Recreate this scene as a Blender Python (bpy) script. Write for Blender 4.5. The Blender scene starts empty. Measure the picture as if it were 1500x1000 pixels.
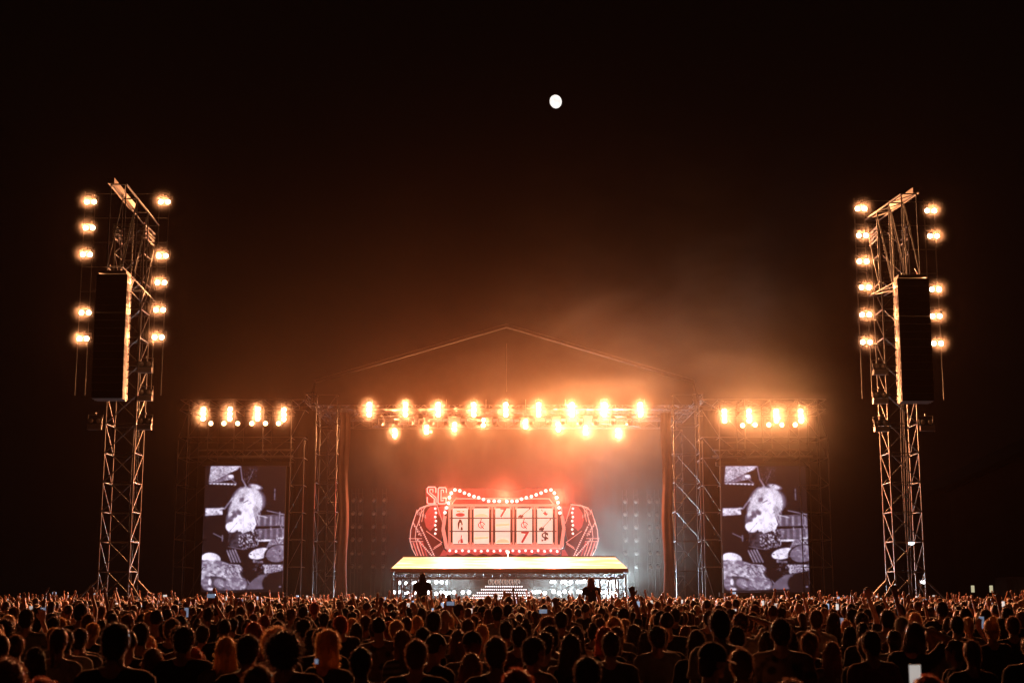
import bpy, bmesh, math, random
import numpy as np
from mathutils import Vector, Matrix

R = math.radians
random.seed(11)
rng = np.random.default_rng(11)
sc = bpy.context.scene
col = sc.collection

# ------------------------------------------------------------------ camera
F, CZ = 2083.0, 2.05                       # focal length in photo pixels, eye height
PITCH = math.atan(368.0 / F)
cam_d = bpy.data.cameras.new('camera')
cam = bpy.data.objects.new('camera', cam_d)
col.objects.link(cam)
cam.location = (0, 0, CZ)
cam.rotation_euler = (R(90) + PITCH, 0, 0)
cam_d.sensor_width = 36
cam_d.lens = 36 * F / 1500
cam_d.clip_start = 0.1
cam_d.clip_end = 6000
cam_d.dof.use_dof = True
cam_d.dof.focus_distance = 75
cam_d.dof.aperture_fstop = 3.2
sc.camera = cam

# ------------------------------------------------------------------ night sky, moonlight, exposure
w = bpy.data.worlds.new('World')
sc.world = w
w.use_nodes = True
bg = w.node_tree.nodes['Background']
bg.inputs[0].default_value = (1.0, 0.46, 0.34, 1)
bg.inputs[1].default_value = 0.0013
sun_d = bpy.data.lights.new('moonlight', 'SUN')
sun_d.energy = 0.004
sun_d.angle = R(0.5)
sun_d.color = (1, 0.9, 0.8)
sun = bpy.data.objects.new('moonlight', sun_d)
col.objects.link(sun)
sun.rotation_euler = (R(-70), 0, R(4))
sc.view_settings.view_transform = 'Standard'
sc.view_settings.look = 'None'
sc.view_settings.exposure = 0
sc.view_settings.gamma = 1
cy = sc.cycles
cy.use_denoising = True
cy.max_bounces = 5
cy.diffuse_bounces = 2
cy.glossy_bounces = 2
cy.volume_bounces = 0
cy.transparent_max_bounces = 8
cy.use_adaptive_sampling = True
cy.adaptive_threshold = 0.02
cy.volume_step_rate = 1.0
cy.volume_max_steps = 256
cy.sample_clamp_direct = 0
cy.sample_clamp_indirect = 0
cy.caustics_reflective = False
cy.caustics_refractive = False

TUNG = (1.0, 0.37, 0.135)
COOL = (0.66, 0.86, 1.0)

# ------------------------------------------------------------------ helpers
def at(px, py, Y):
    """Point at distance Y in front of the camera seen at a photo pixel."""
    x = (px - 750) / F
    yu = (500 - py) / F
    dy = math.cos(PITCH) - yu * math.sin(PITCH)
    dz = math.sin(PITCH) + yu * math.cos(PITCH)
    t = Y / dy
    return Vector((x * t, Y, CZ + dz * t))


def mat(name, base=(.1, .1, .1), rough=.6, metal=0., emis=None, estr=0., sheen=0., var=.25, scale=6., bump=0., light=False, sss=0.):
    m = bpy.data.materials.new(name)
    m.use_nodes = True
    nt = m.node_tree
    b = nt.nodes['Principled BSDF']
    b.inputs['Roughness'].default_value = rough
    b.inputs['Metallic'].default_value = metal
    if sheen:
        b.inputs['Sheen Weight'].default_value = sheen
        b.inputs['Sheen Roughness'].default_value = .4
        b.inputs['Sheen Tint'].default_value = (1, .44, .29, 1)
        b.inputs['Specular IOR Level'].default_value = .22
    tc = nt.nodes.new('ShaderNodeTexCoord')
    nz = nt.nodes.new('ShaderNodeTexNoise')
    nz.inputs['Scale'].default_value = scale
    nz.inputs['Detail'].default_value = 5
    nt.links.new(tc.outputs['Object'], nz.inputs['Vector'])
    mx = nt.nodes.new('ShaderNodeMix')
    mx.data_type = 'RGBA'
    mx.inputs[6].default_value = (*[c * (1 - var) for c in base], 1)
    mx.inputs[7].default_value = (*[min(1, c * (1 + var)) for c in base], 1)
    nt.links.new(nz.outputs['Fac'], mx.inputs[0])
    nt.links.new(mx.outputs[2], b.inputs['Base Color'])
    if bump:
        bp = nt.nodes.new('ShaderNodeBump')
        bp.inputs['Strength'].default_value = bump
        bp.inputs['Distance'].default_value = .02
        nt.links.new(nz.outputs['Fac'], bp.inputs['Height'])
        nt.links.new(bp.outputs[0], b.inputs['Normal'])
    if emis:
        b.inputs['Emission Color'].default_value = (*emis, 1)
        b.inputs['Emission Strength'].default_value = estr
        if not light:
            m.cycles.emission_sampling = 'NONE'
    return m


def cloth(name, base, pattern=None, alt=None, scale=8):
    """Fabric: dyed colour with weave bump, optional print of a second colour."""
    m = mat(name, base, rough=.8, sheen=.35, var=.2, scale=14, bump=.25)
    if pattern:
        nt = m.node_tree
        b = nt.nodes['Principled BSDF']
        tc = nt.nodes['Texture Coordinate']
        if pattern == 'check':
            t = nt.nodes.new('ShaderNodeTexChecker')
            t.inputs['Scale'].default_value = scale
            fac = t.outputs['Fac']
        elif pattern == 'stripe':
            t = nt.nodes.new('ShaderNodeTexWave')
            t.bands_direction = 'Z'
            t.inputs['Scale'].default_value = scale
            fac = t.outputs['Fac']
        else:
            t = nt.nodes.new('ShaderNodeTexVoronoi')
            t.inputs['Scale'].default_value = scale
            rp = nt.nodes.new('ShaderNodeMapRange')
            rp.inputs['From Min'].default_value = .25
            rp.inputs['From Max'].default_value = .45
            nt.links.new(t.outputs['Distance'], rp.inputs['Value'])
            fac = rp.outputs[0]
        nt.links.new(tc.outputs['Object'], t.inputs['Vector'])
        mx = nt.nodes.new('ShaderNodeMix')
        mx.data_type = 'RGBA'
        mx.inputs[6].default_value = (*base, 1)
        mx.inputs[7].default_value = (*alt, 1)
        nt.links.new(fac, mx.inputs[0])
        nt.links.new(mx.outputs[2], b.inputs['Base Color'])
    return m


M = dict(
    steel=mat('galvanised_steel', (.17, .16, .155), .42, .6, scale=3),
    black_steel=mat('black_painted_steel', (.03, .028, .026), .42, .3, scale=4),
    dark_alu=mat('dark_aluminium', (.07, .065, .06), .4, .6, scale=4),
    black=mat('black_plastic', (.018, .017, .017), .5, scale=8),
    scrim=mat('black_scrim_cloth', (.022, .02, .02), .85, sheen=.1, scale=1.5, bump=.2),
    roofskin=mat('dark_roof_vinyl', (.014, .012, .012), .7, scale=.6, bump=.1),
    grille=mat('speaker_grille', (.035, .033, .032), .45, .2, scale=40, bump=.3),
    cabinet=mat('speaker_paint', (.10, .09, .085), .45, 0, scale=10, bump=.2),
    tung=mat('lit_tungsten_lens', (.9, .8, .6), .3, emis=(1, .72, .42), estr=14),
    tung_soft=mat('lit_warm_lens', (.9, .8, .6), .3, emis=(1, .72, .40), estr=4),
    offlens=mat('unlit_glass_lens', (.25, .24, .22), .08, .3),
    white_lens=mat('lit_white_lens', (.9, .9, .9), .3, emis=(.93, .96, 1), estr=9),
    dot=mat('white_led_dot', (.8, .8, .8), .3, emis=(1, .93, .97), estr=2.2),
    red_panel=mat('red_panel_with_bulb_light', (.25, .02, .02), .4, emis=(1, .06, .05), estr=.28),  # plain red panel; its own glow stands in for the bulbs' light on it
    red_glow=mat('red_lit_plastic', (.5, .05, .05), .35, emis=(1, .12, .10), estr=.38),
    neon=mat('pink_neon_tube', (.9, .5, .5), .3, emis=(1, .33, .29), estr=1.5),
    neon_soft=mat('soft_pink_neon_tube', (.8, .4, .35), .3, emis=(1, .34, .27), estr=.62),
    bulb=mat('pink_white_bulb', (.9, .8, .8), .3, emis=(1, .62, .56), estr=1.9),
    chain=mat('dull_pink_bulb', (.8, .6, .55), .3, emis=(1, .45, .40), estr=.75),
    frame_pink=mat('glowing_reel_frame', (.8, .45, .4), .4, emis=(1, .30, .22), estr=.62),
    tile=mat('backlit_reel_tile', (.8, .75, .7), .5, emis=(1, .74, .62), estr=.74, var=.1, scale=3),
    sym_red=mat('red_reel_print', (.5, .04, .05), .5, emis=(.7, .06, .07), estr=.42),
    sym_dark=mat('dark_reel_print', (.08, .02, .02), .5, emis=(.4, .05, .05), estr=.14),
    sym_yel=mat('pale_orange_reel_print', (.8, .5, .2), .5, emis=(1, .62, .40), estr=.8),
    sym_grn=mat('green_reel_print', (.1, .3, .05), .5, emis=(.25, .3, .12), estr=.5),
    machine=mat('dark_machine_paint', (.06, .02, .02), .4, .2, scale=5),
    pod=mat('dark_red_pod_fill_glow', (.16, .02, .02), .4, .1, emis=(1, .09, .07), estr=.05, scale=3),  # dark red body with a faint red fill light put into its emission
    wall=mat('dark_building_render', (.10, .08, .07), .8, scale=.8, bump=.2),
    window=mat('lit_window', (.8, .8, .6), .4, emis=(1, .9, .55), estr=.5),
    tin=mat('pale_container_paint', (.45, .42, .38), .55, .1, scale=2),
    moon=mat('moon_surface', (.5, .5, .48), .9, emis=(1, .93, .88), estr=1.0, var=.2, scale=.08),
    card=mat('cardboard', (.55, .33, .14), .9, sheen=.1, emis=None),
    phone=mat('phone_back', (.02, .02, .025), .2, .2),
    screen_lit=mat('lit_phone_screen', (.3, .4, .6), .2, emis=(.40, .52, .75), estr=.32),
    screen_white=mat('bright_phone_screen', (.8, .8, .8), .2, emis=(1, .92, .85), estr=.42),
)


def tag(o, label=None, cat=None, group=None, kind=None):
    if label: o['label'] = label
    if cat: o['category'] = cat
    if group: o['group'] = group
    if kind: o['kind'] = kind
    return o


def empty(name, loc, rz=0):
    o = bpy.data.objects.new(name, None)
    o.empty_display_size = .2
    col.objects.link(o)
    o.location = loc
    o.rotation_euler = (0, 0, rz)
    return o


def copy_tree(o, parent=None):
    c = o.copy()
    col.objects.link(c)
    c.parent = parent
    for ch in list(o.children):
        copy_tree(ch, c)
    return c


class MB:
    """Collects boxes, bars and tubes; build() links them as one mesh object."""
    def __init__(s):
        s.v, s.f, s.m, s.sm = [], [], [], []

    def add(s, vs, fs, mi=0, smooth=False):
        n = len(s.v)
        s.v += [Vector(v) for v in vs]
        for f in fs:
            s.f.append([i + n for i in f]); s.m.append(mi); s.sm.append(smooth)
        return s

    def box(s, c, size, mi=0, rot=None):
        c = Vector(c); x, y, z = [d / 2 for d in size]
        vs = [Vector(p) for p in ((-x, -y, -z), (x, -y, -z), (x, y, -z), (-x, y, -z), (-x, -y, z), (x, -y, z), (x, y, z), (-x, y, z))]
        if rot is not None: vs = [rot @ v for v in vs]
        return s.add([v + c for v in vs], ((0, 3, 2, 1), (4, 5, 6, 7), (0, 1, 5, 4), (1, 2, 6, 5), (2, 3, 7, 6), (3, 0, 4, 7)), mi)

    def tube(s, p, q, r, n=6, mi=0, r2=None, caps=True):
        p, q = Vector(p), Vector(q)
        d = (q - p)
        if d.length < 1e-6: return s
        d.normalize()
        a = d.orthogonal().normalized(); b = d.cross(a)
        r2 = r if r2 is None else r2
        vs = []
        for c, rr in ((p, r), (q, r2)):
            for k in range(n):
                t = 2 * math.pi * k / n
                vs.append(c + a * (math.cos(t) * rr) + b * (math.sin(t) * rr))
        fs = [(k, (k + 1) % n, n + (k + 1) % n, n + k) for k in range(n)]
        s.add(vs, fs, mi, True)
        if caps:
            s.add(vs, [list(range(n))[::-1], list(range(n, 2 * n))], mi)
        return s

    def path(s, pts, r, n=6, mi=0, closed=False):
        pts = list(pts)
        if closed: pts.append(pts[0])
        for a, b in zip(pts, pts[1:]): s.tube(a, b, r, n, mi)
        for a in pts: s.ball(a, r * 1.02, 5, 3, mi)
        return s

    def ball(s, c, r, nu=10, nv=6, mi=0, rx=None):
        c = Vector(c)
        rad = rx if rx else (r, r, r)
        vs, fs = [c + Vector((0, 0, rad[2]))], []
        for i in range(1, nv):
            ph = math.pi * i / nv
            for k in range(nu):
                t = 2 * math.pi * k / nu
                vs.append(c + Vector((rad[0] * math.sin(ph) * math.cos(t), rad[1] * math.sin(ph) * math.sin(t), rad[2] * math.cos(ph))))
        vs.append(c - Vector((0, 0, rad[2])))
        last = len(vs) - 1
        for k in range(nu):
            fs.append((0, 1 + k, 1 + (k + 1) % nu))
            for i in range(nv - 2):
                a = 1 + i * nu
                fs.append((a + k, a + nu + k, a + nu + (k + 1) % nu, a + (k + 1) % nu))
            a = 1 + (nv - 2) * nu
            fs.append((last, a + (k + 1) % nu, a + k))
        return s.add(vs, fs, mi, True)

    def prism(s, pts, dvec, mi=0):
        """Polygon (list of points) extruded along a vector."""
        pts = [Vector(p) for p in pts]; d = Vector(dvec); n = len(pts)
        vs = pts + [p + d for p in pts]
        fs = [list(range(n)), list(range(2 * n - 1, n - 1, -1))] + [(k, k + n, (k + 1) % n + n, (k + 1) % n) for k in range(n)]
        return s.add(vs, fs, mi)

    def grid(s, rows, mi=0, smooth=True):
        nr, nc = len(rows), len(rows[0])
        vs = [p for r_ in rows for p in r_]
        fs = [(i * nc + j, i * nc + j + 1, (i + 1) * nc + j + 1, (i + 1) * nc + j) for i in range(nr - 1) for j in range(nc - 1)]
        return s.add(vs, fs, mi, smooth)

    def mesh(s, name, mats, off=(0, 0, 0)):
        me = bpy.data.meshes.new(name)
        o = Vector(off)
        me.from_pydata([v - o for v in s.v], [], s.f)
        for m in (mats if isinstance(mats, (list, tuple)) else [mats]): me.materials.append(m)
        me.polygons.foreach_set('material_index', s.m)
        me.polygons.foreach_set('use_smooth', s.sm)
        me.update()
        return me

    def build(s, name, mats, parent=None, loc=None):
        """loc: origin of the object in world space; a child's verts are in world space too."""
        off = Vector(loc) if loc is not None else (parent.location.copy() if parent else Vector((0, 0, 0)))
        o = bpy.data.objects.new(name, s.mesh(name, mats, off))
        col.objects.link(o)
        if parent: o.parent = parent
        elif loc is not None: o.location = off
        return o


def box_truss(mb, p, q, w, h, bays, rc=.03, rb=.018, up=Vector((0, 0, 1)), mi=0):
    """Four-chord truss with zig-zag lacing from p to q."""
    p, q = Vector(p), Vector(q)
    d = (q - p).normalized()
    side = d.cross(up).normalized(); u = side.cross(d).normalized()
    c = [(sx * w / 2, sz * h / 2) for sx, sz in ((-1, -1), (1, -1), (1, 1), (-1, 1))]
    cor = lambda t, k: p + (q - p) * t + side * c[k][0] + u * c[k][1]
    for k in range(4): mb.tube(cor(0, k), cor(1, k), rc, 6, mi)
    for i in range(bays + 1):
        t = i / bays
        for k in range(4): mb.tube(cor(t, k), cor(t, (k + 1) % 4), rb, 5, mi, caps=False)
        if i < bays:
            for k in range(4):
                a, b = (k, (k + 1) % 4) if i % 2 else ((k + 1) % 4, k)
                mb.tube(cor(t, a), cor((i + 1) / bays, b), rb, 5, mi, caps=False)
    return mb


# ================================================================== GROUND AND MOON
g = MB()
g.grid([[Vector((x, y, 0)) for x in np.linspace(-900, 900, 19)] for y in np.linspace(-300, 1500, 19)], smooth=False)
go = g.build('ground', mat('trampled_turf', (.045, .05, .025), .9, scale=.7, bump=.5, var=.5))
tag(go, kind='structure')
nt = M['moon'].node_tree
tx = nt.nodes.new('ShaderNodeTexNoise'); tx.inputs['Scale'].default_value = .11; tx.inputs['Detail'].default_value = 4
nt.links.new(nt.nodes['Texture Coordinate'].outputs['Object'], tx.inputs[0])
rp = nt.nodes.new('ShaderNodeMapRange'); rp.inputs['From Min'].default_value = .35; rp.inputs['From Max'].default_value = .6; rp.inputs['To Min'].default_value = .95; rp.inputs['To Max'].default_value = 1.25
nt.links.new(tx.outputs['Fac'], rp.inputs['Value']); nt.links.new(rp.outputs[0], nt.nodes['Principled BSDF'].inputs['Emission Strength'])
mo = MB()
mp = at(814, 149, 3000)
mo.ball((0, 0, 0), 1, 48, 32, rx=(13.2, 13.2, 15.0))
moon = mo.build('moon', M['moon'])
moon.location = mp
moon.rotation_euler = (0, R(-14), 0)
tag(moon, 'almost full pale moon high in the black sky above the stage', 'moon')

# ================================================================== STAGE
YS = 79.0
SCN = 80.0

# deck
root = empty('stage_deck', (0, 86, 0))
tag(root, 'dark raised stage floor under the roof behind the glowing platform', 'stage')
b = MB(); b.box((0, 86.5, 1.45), (20.2, 12.5, .1)); b.build('deck', M['black'], root)
b = MB()
b.box((0, 80.32, .69), (20.0, .05, 1.38)); b.build('skirt', M['scrim'], root)
b = MB()
for i in range(9):
    for y in (81.5, 86, 91):
        b.tube((-9.6 + i * 2.4, y, 0), (-9.6 + i * 2.4, y, 1.4), .04)
b.build('legs', M['steel'], root)

# back curtain with folds
def curtain(name, x0, x1, y, z0, z1, label, fold=.5, amp=.05, rot=False):
    cb = MB()
    n = max(8, int((x1 - x0) / fold * 2))
    rows = []
    for z in np.linspace(z0, z1, 6):
        rows.append([Vector((x, y + amp * math.sin(x / fold * 2.2 + math.sin(z * .8) * .5) + .03 * math.sin(x * 3.1 + z), z)) for x in np.linspace(x0, x1, n)])
    cb.grid(rows)
    rb_ = [[p + Vector((0, .02, 0)) for p in r_[::-1]] for r_ in rows]
    cb.grid(rb_)
    o = cb.build(name, M['scrim'])
    tag(o, label, 'curtain')
    return o

curtain('stage_curtain', -12, 12, 93, 1.52, 13.5, 'black pleated curtain closing the back of the stage')

# corner towers beside the stage opening
def lattice_tower(mb, x0, x1, y0, y1, z0, z1, bay, rc=.035, rb=.02, flip=1, mi=0):
    n = max(1, round((z1 - z0) / bay))
    C4 = [(x0, y0), (x1, y0), (x1, y1), (x0, y1)]
    for x, y in C4: mb.tube((x, y, z0), (x, y, z1), rc, 6, mi)
    for i in range(n + 1):
        z = z0 + (z1 - z0) * i / n
        for k in range(4):
            a, b_ = C4[k], C4[(k + 1) % 4]
            mb.tube((*a, z), (*b_, z), rb, 5, mi, caps=False)
            if i < n:
                z2 = z0 + (z1 - z0) * (i + 1) / n
                a2, b2 = (a, b_) if flip > 0 else (b_, a)
                mb.tube((*a2, z), (*b2, z2), rb, 5, mi, caps=False)

for side, pxs, txt in ((-1, (457, 488), 'left'), (1, (992, 1030), 'right')):
    xa, xb = at(pxs[0], 868, YS).x, at(pxs[1], 868, YS).x
    zt = at(750, 578, YS).z
    root = empty('stage_tower', ((xa + xb) / 2, YS, 0))
    tag(root, f'tall scaffold tower standing on the {txt} of the stage opening', 'scaffold tower', 'towers carrying the stage roof')
    b = MB(); lattice_tower(b, xa, xb, YS, YS + 1.6, 0, zt, 1.55, flip=-side); b.build('frame', M['black_steel'], root)
    b = MB()
    for dx in (xa, xb):
        for dy in (YS, YS + 1.6): b.box((dx, dy, .03), (.35, .35, .06))
    b.build('base_plate', M['steel'], root)
    xi = xb if side < 0 else xa
    b = MB()
    rows = []
    for z in np.linspace(1.0, zt - 1.0, 14):
        rows.append([Vector((xi - side * (.16 + .05 * math.sin(z * 1.3) + k * .09) , YS - .1 + .12 * math.sin(k * 2.1 + z * .3) + k * .05, z)) for k in range(7)])
    b.grid(rows); b.grid([[p + Vector((0, .02, 0)) for p in r_[::-1]] for r_ in rows])
    b.build('side_drape', mat('grey_side_drape', (.09, .06, .05), .85, sheen=.1, scale=3), root)
    # stage-side gear rack at the foot
    b = MB(); b.box((xi - side * .05, YS - .45, 1.15), (.7, .5, 1.1)); b.box((xi - side * .05, YS - .71, 1.15), (.6, .02, .9))
    o = b.build('equipment_case', M['black']); tag(o, f'dark equipment case at the foot of the {txt} stage tower', 'flight case')

# gable roof
root = empty('stage_roof', (0, YS, 0))
tag(root, 'dark gabled stage roof with a faint pale edge above the row of lamps', 'roof')
pk = at(742, 478, YS + .35); el = at(462, 560, YS + .35); er = at(1016, 560, YS + .35)
el0 = at(455, 592, YS + .35); er0 = at(1022, 592, YS + .35)
b = MB()
back = Vector((0, 16, 0))
for a, c in ((el, pk), (pk, er)):
    th = Vector((0, 0, .12))
    b.add([a, c, c + back, a + back, a + th, c + th, c + back + th, a + back + th], ((0, 1, 2, 3), (7, 6, 5, 4), (0, 4, 5, 1), (2, 6, 7, 3), (1, 5, 6, 2), (0, 3, 7, 4)))
b.build('roof_skin', M['roofskin'], root)
b = MB()
fy = Vector((0, .25, 0))
b.prism([el0 + fy, er0 + fy, er + fy, pk + fy - Vector((0, 0, .05)), el + fy], (0, .05, 0)); b.build('gable_scrim', M['scrim'], root)
b = MB()
up = Vector((0, -.06, .14))
b.tube(el + up, pk + up, .018); b.tube(pk + up, er + up, .018); b.tube(el + up, el0 + up, .03); b.tube(er + up, er0 + up, .03)
b.build('edge_tube', M['black_steel'], root)
b = MB()
for (a, c) in ((el0, er0),):
    box_truss(b, a + Vector((0, .6, .1)), c + Vector((0, .6, .1)), .5, .6, 26, .035, .02)
for y in (83, 87, 91):
    box_truss(b, (el0.x, y, el0.z + .3), (er0.x, y, er0.z + .3), .5, .6, 20, .03, .018)
for x in (el0.x, er0.x):
    box_truss(b, (x, YS, el0.z + .3), (x, YS + 15, el0.z + .3), .5, .5, 14, .03, .018)
b.build('roof_truss', M['dark_alu'], root)
# hanging chain under the ridge
b = MB(); b.tube(pk + Vector((0, -.1, -1)), (pk.x, pk.y - .1, el0.z + .7), .012, 5); b.build('ridge_cable', M['steel'], root)
b = MB()
for sx in (-1, 1):
    x = el0.x if sx < 0 else er0.x
    for y in (92, ): lattice_tower(b, x - .6, x + .6, y, y + 1.2, 0, el0.z, 1.6)
b.build('rear_tower', M['steel'], root)

# ------------------------------------------------------------------ light fixtures
def spot(name, energy, color, parent, loc, rot, size=172, radius=.06, blend=.8, key={}):
    k = (name, round(energy, 3), color, size, radius)
    if k not in key:
        d = bpy.data.lights.new(name, 'SPOT')
        d.energy = energy; d.color = color; d.spot_size = R(size); d.spot_blend = blend
        d.shadow_soft_size = radius
        key[k] = d
    o = bpy.data.objects.new(name, key[k])
    col.objects.link(o)
    o.parent = parent; o.location = loc; o.rotation_euler = rot
    return o


def lens_mesh(mb, x, z, r, y, depth, mi_body=0):
    mb.tube((x, y + depth, z), (x, y, z), r * .7, 14, mi_body, r2=r * 1.08)


def disc(mb, x, z, r, y, mi=0, bulge=.03):
    c = Vector((x, y - bulge, z)); n = 14
    vs = [c] + [Vector((x + math.cos(2 * math.pi * k / n) * r * .6, y - bulge * .75, z + math.sin(2 * math.pi * k / n) * r * .6)) for k in range(n)] \
        + [Vector((x + math.cos(2 * math.pi * k / n) * r, y, z + math.sin(2 * math.pi * k / n) * r)) for k in range(n)]
    fs = [(0, 1 + (k + 1) % n, 1 + k) for k in range(n)] + [(1 + k, 1 + (k + 1) % n, 1 + n + (k + 1) % n, 1 + n + k) for k in range(n)]
    mb.add(vs, fs, mi, True)


def make_blinder(offs, r, lens_mat, energy, name='blinder_light', tilt=12, cone=172):
    """Blinder: bezel box with round lamps at offs (x, z), yoke above, spot lamp inside. Faces -Y; origin at the clamp."""
    root = empty(name, (0, 0, 0))
    xs = [o[0] for o in offs]; zs = [o[1] for o in offs]
    W, H = max(xs) - min(xs) + 2.5 * r, max(zs) - min(zs) + 2.5 * r
    cx, cz = (max(xs) + min(xs)) / 2, (max(zs) + min(zs)) / 2
    b = MB()
    b.box((cx, .10, cz), (W, .05, H))
    for x, z in offs: lens_mesh(b, x, z, r, -.02, .12)
    b.build('housing', M['black_steel'], root)
    for x, z in offs:
        b = MB(); disc(b, x, z, r, -.024); b.build('lamp_lens', lens_mat, root)
    b = MB()
    top = cz + H / 2 + .14
    for s in (-1, 1): b.tube((cx + s * (W / 2 + .03), .08, cz), (cx + s * (W / 2 + .03), .08, top), .014)
    b.tube((cx - W / 2 - .03, .08, top), (cx + W / 2 + .03, .08, top), .014)
    b.box((cx, .08, top + .05), (.06, .06, .1))
    b.build('yoke', M['dark_alu'], root)
    if energy:
        ps = [(cx, cz)] if len(offs) == 1 else [((offs[0][0] - cx) * .9 + cx, (offs[0][1] - cz) * .9 + cz), ((offs[-1][0] - cx) * .9 + cx, (offs[-1][1] - cz) * .9 + cz)]
        for (x, z) in ps: spot('blinder_lamp', energy / len(ps), TUNG, root, (x, -.12, z), (-R(90 - tilt), 0, 0), cone)
    return root


def place(o, loc, label, cat, group, first):
    c = o if first else copy_tree(o)
    c.location = loc
    tag(c, label, cat, group)
    return c

E_TOWER, E_TOP, E_LOW, E_SIDE, E_SMALL = 2500, 5600, 4000, 3900, 300
ORD = ['first', 'second', 'third', 'fourth', 'fifth', 'sixth', 'seventh', 'eighth', 'ninth', 'tenth', 'eleventh', 'twelfth']

# front truss row
YT = YS + .1
b0 = make_blinder([(0, .28), (0, 0), (0, -.28)], .12, M['tung'], E_TOP, 'strip_blinder')
tops = [(541, 600), (594, 600), (642, 600), (694, 600), (741, 600), (789, 600), (838, 600), (885, 600), (938, 600)]
for i, (x, y) in enumerate(tops):
    place(b0, at(x, y, YT), f'glaring upright lamp strip, {ORD[i]} from left in the stage upper row', 'blinder light', 'upper row of stage lamps', i == 0)
# curved second truss
YL = YS + 4
b1 = make_blinder([(0, .15), (0, -.15)], .115, M['tung'], E_LOW, 'strip_blinder')
lows = [(578, 634), (625, 629), (666, 625), (708, 619), (770, 621), (818, 625), (858, 630), (905, 634)]
for i, (x, y) in enumerate(lows):
    place(b1, at(x, y, YL), f'glaring short lamp strip, {ORD[i]} from the left in the bowed row', 'blinder light', 'lower row of stage lamps', i == 0)
b = MB()
pts = [at(x, y - 16, YL + .2) for x, y in [(545, 637)] + lows + [(938, 637)]]
for a, c in zip(pts, pts[1:]): box_truss(b, a, c, .3, .3, 4, .022, .012)
root = empty('lighting_truss', pts[4]); tag(root, 'bowed lighting truss carrying the lower row of stage lamps', 'truss')
b.build('lattice', M['dark_alu'], root)
b = MB()
for p in pts[::2]: b.tube(p, (p.x, p.y, el0.z + .1), .012, 5)
b.build('hoist_chain', M['steel'], root)
root = empty('lighting_truss', at(741, 606, YS + .6)); tag(root, 'straight lighting truss behind the upper row of stage lamps', 'truss')
b = MB(); pa, pb = at(520, 604, YS + .6), at(962, 604, YS + .6)
box_truss(b, pa, pb, .4, .42, 34, .028, .014); b.build('lattice', M['dark_alu'], root)
b = MB()
for t in np.linspace(.04, .96, 8):
    p = pa.lerp(pb, t); b.tube(p, p + Vector((0, 0, .75)), .014, 5)
b.build('hoist_chain', M['steel'], root)

# unlit moving heads on the straight truss
def make_mover():
    root = empty('moving_head_light', (0, 0, 0))
    b = MB(); b.box((0, 0, -.06), (.28, .22, .12)); b.build('base', M['black'], root)
    b = MB()
    for s in (-1, 1): b.box((s * .17, 0, -.28), (.05, .14, .34))
    b.box((0, 0, -.125), (.39, .14, .03)); b.build('yoke', M['black'], root)
    b = MB(); b.tube((0, .14, -.36), (0, -.16, -.40), .13, 14, r2=.12); b.build('head', M['cabinet'], root)
    b = MB(); disc(b, 0, -.40, .105, -.168); b.build('lens', M['offlens'], root)
    b = MB()
    n = 18
    for k in range(n):
        a, c = 2 * math.pi * k / n, 2 * math.pi * (k + 1) / n
        b.tube((math.cos(a) * .115, -.17, -.40 + math.sin(a) * .115), (math.cos(c) * .115, -.17, -.40 + math.sin(c) * .115), .012, 5)
    b.build('lens_ring', M['steel'], root)
    return root
mv = make_mover()
for i, x in enumerate([558, 581, 602, 617, 632, 653, 679, 702, 726, 757, 778, 803, 825, 850, 872, 897, 921]):
    q = at(x, 610, YS + .55)
    place(mv, q, f'unlit moving head light under the straight truss, {ORD[i] + " from the left" if i < 9 else ORD[16 - i] + " from the right"}', 'stage light', 'unlit moving heads on the truss', i == 0)

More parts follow.
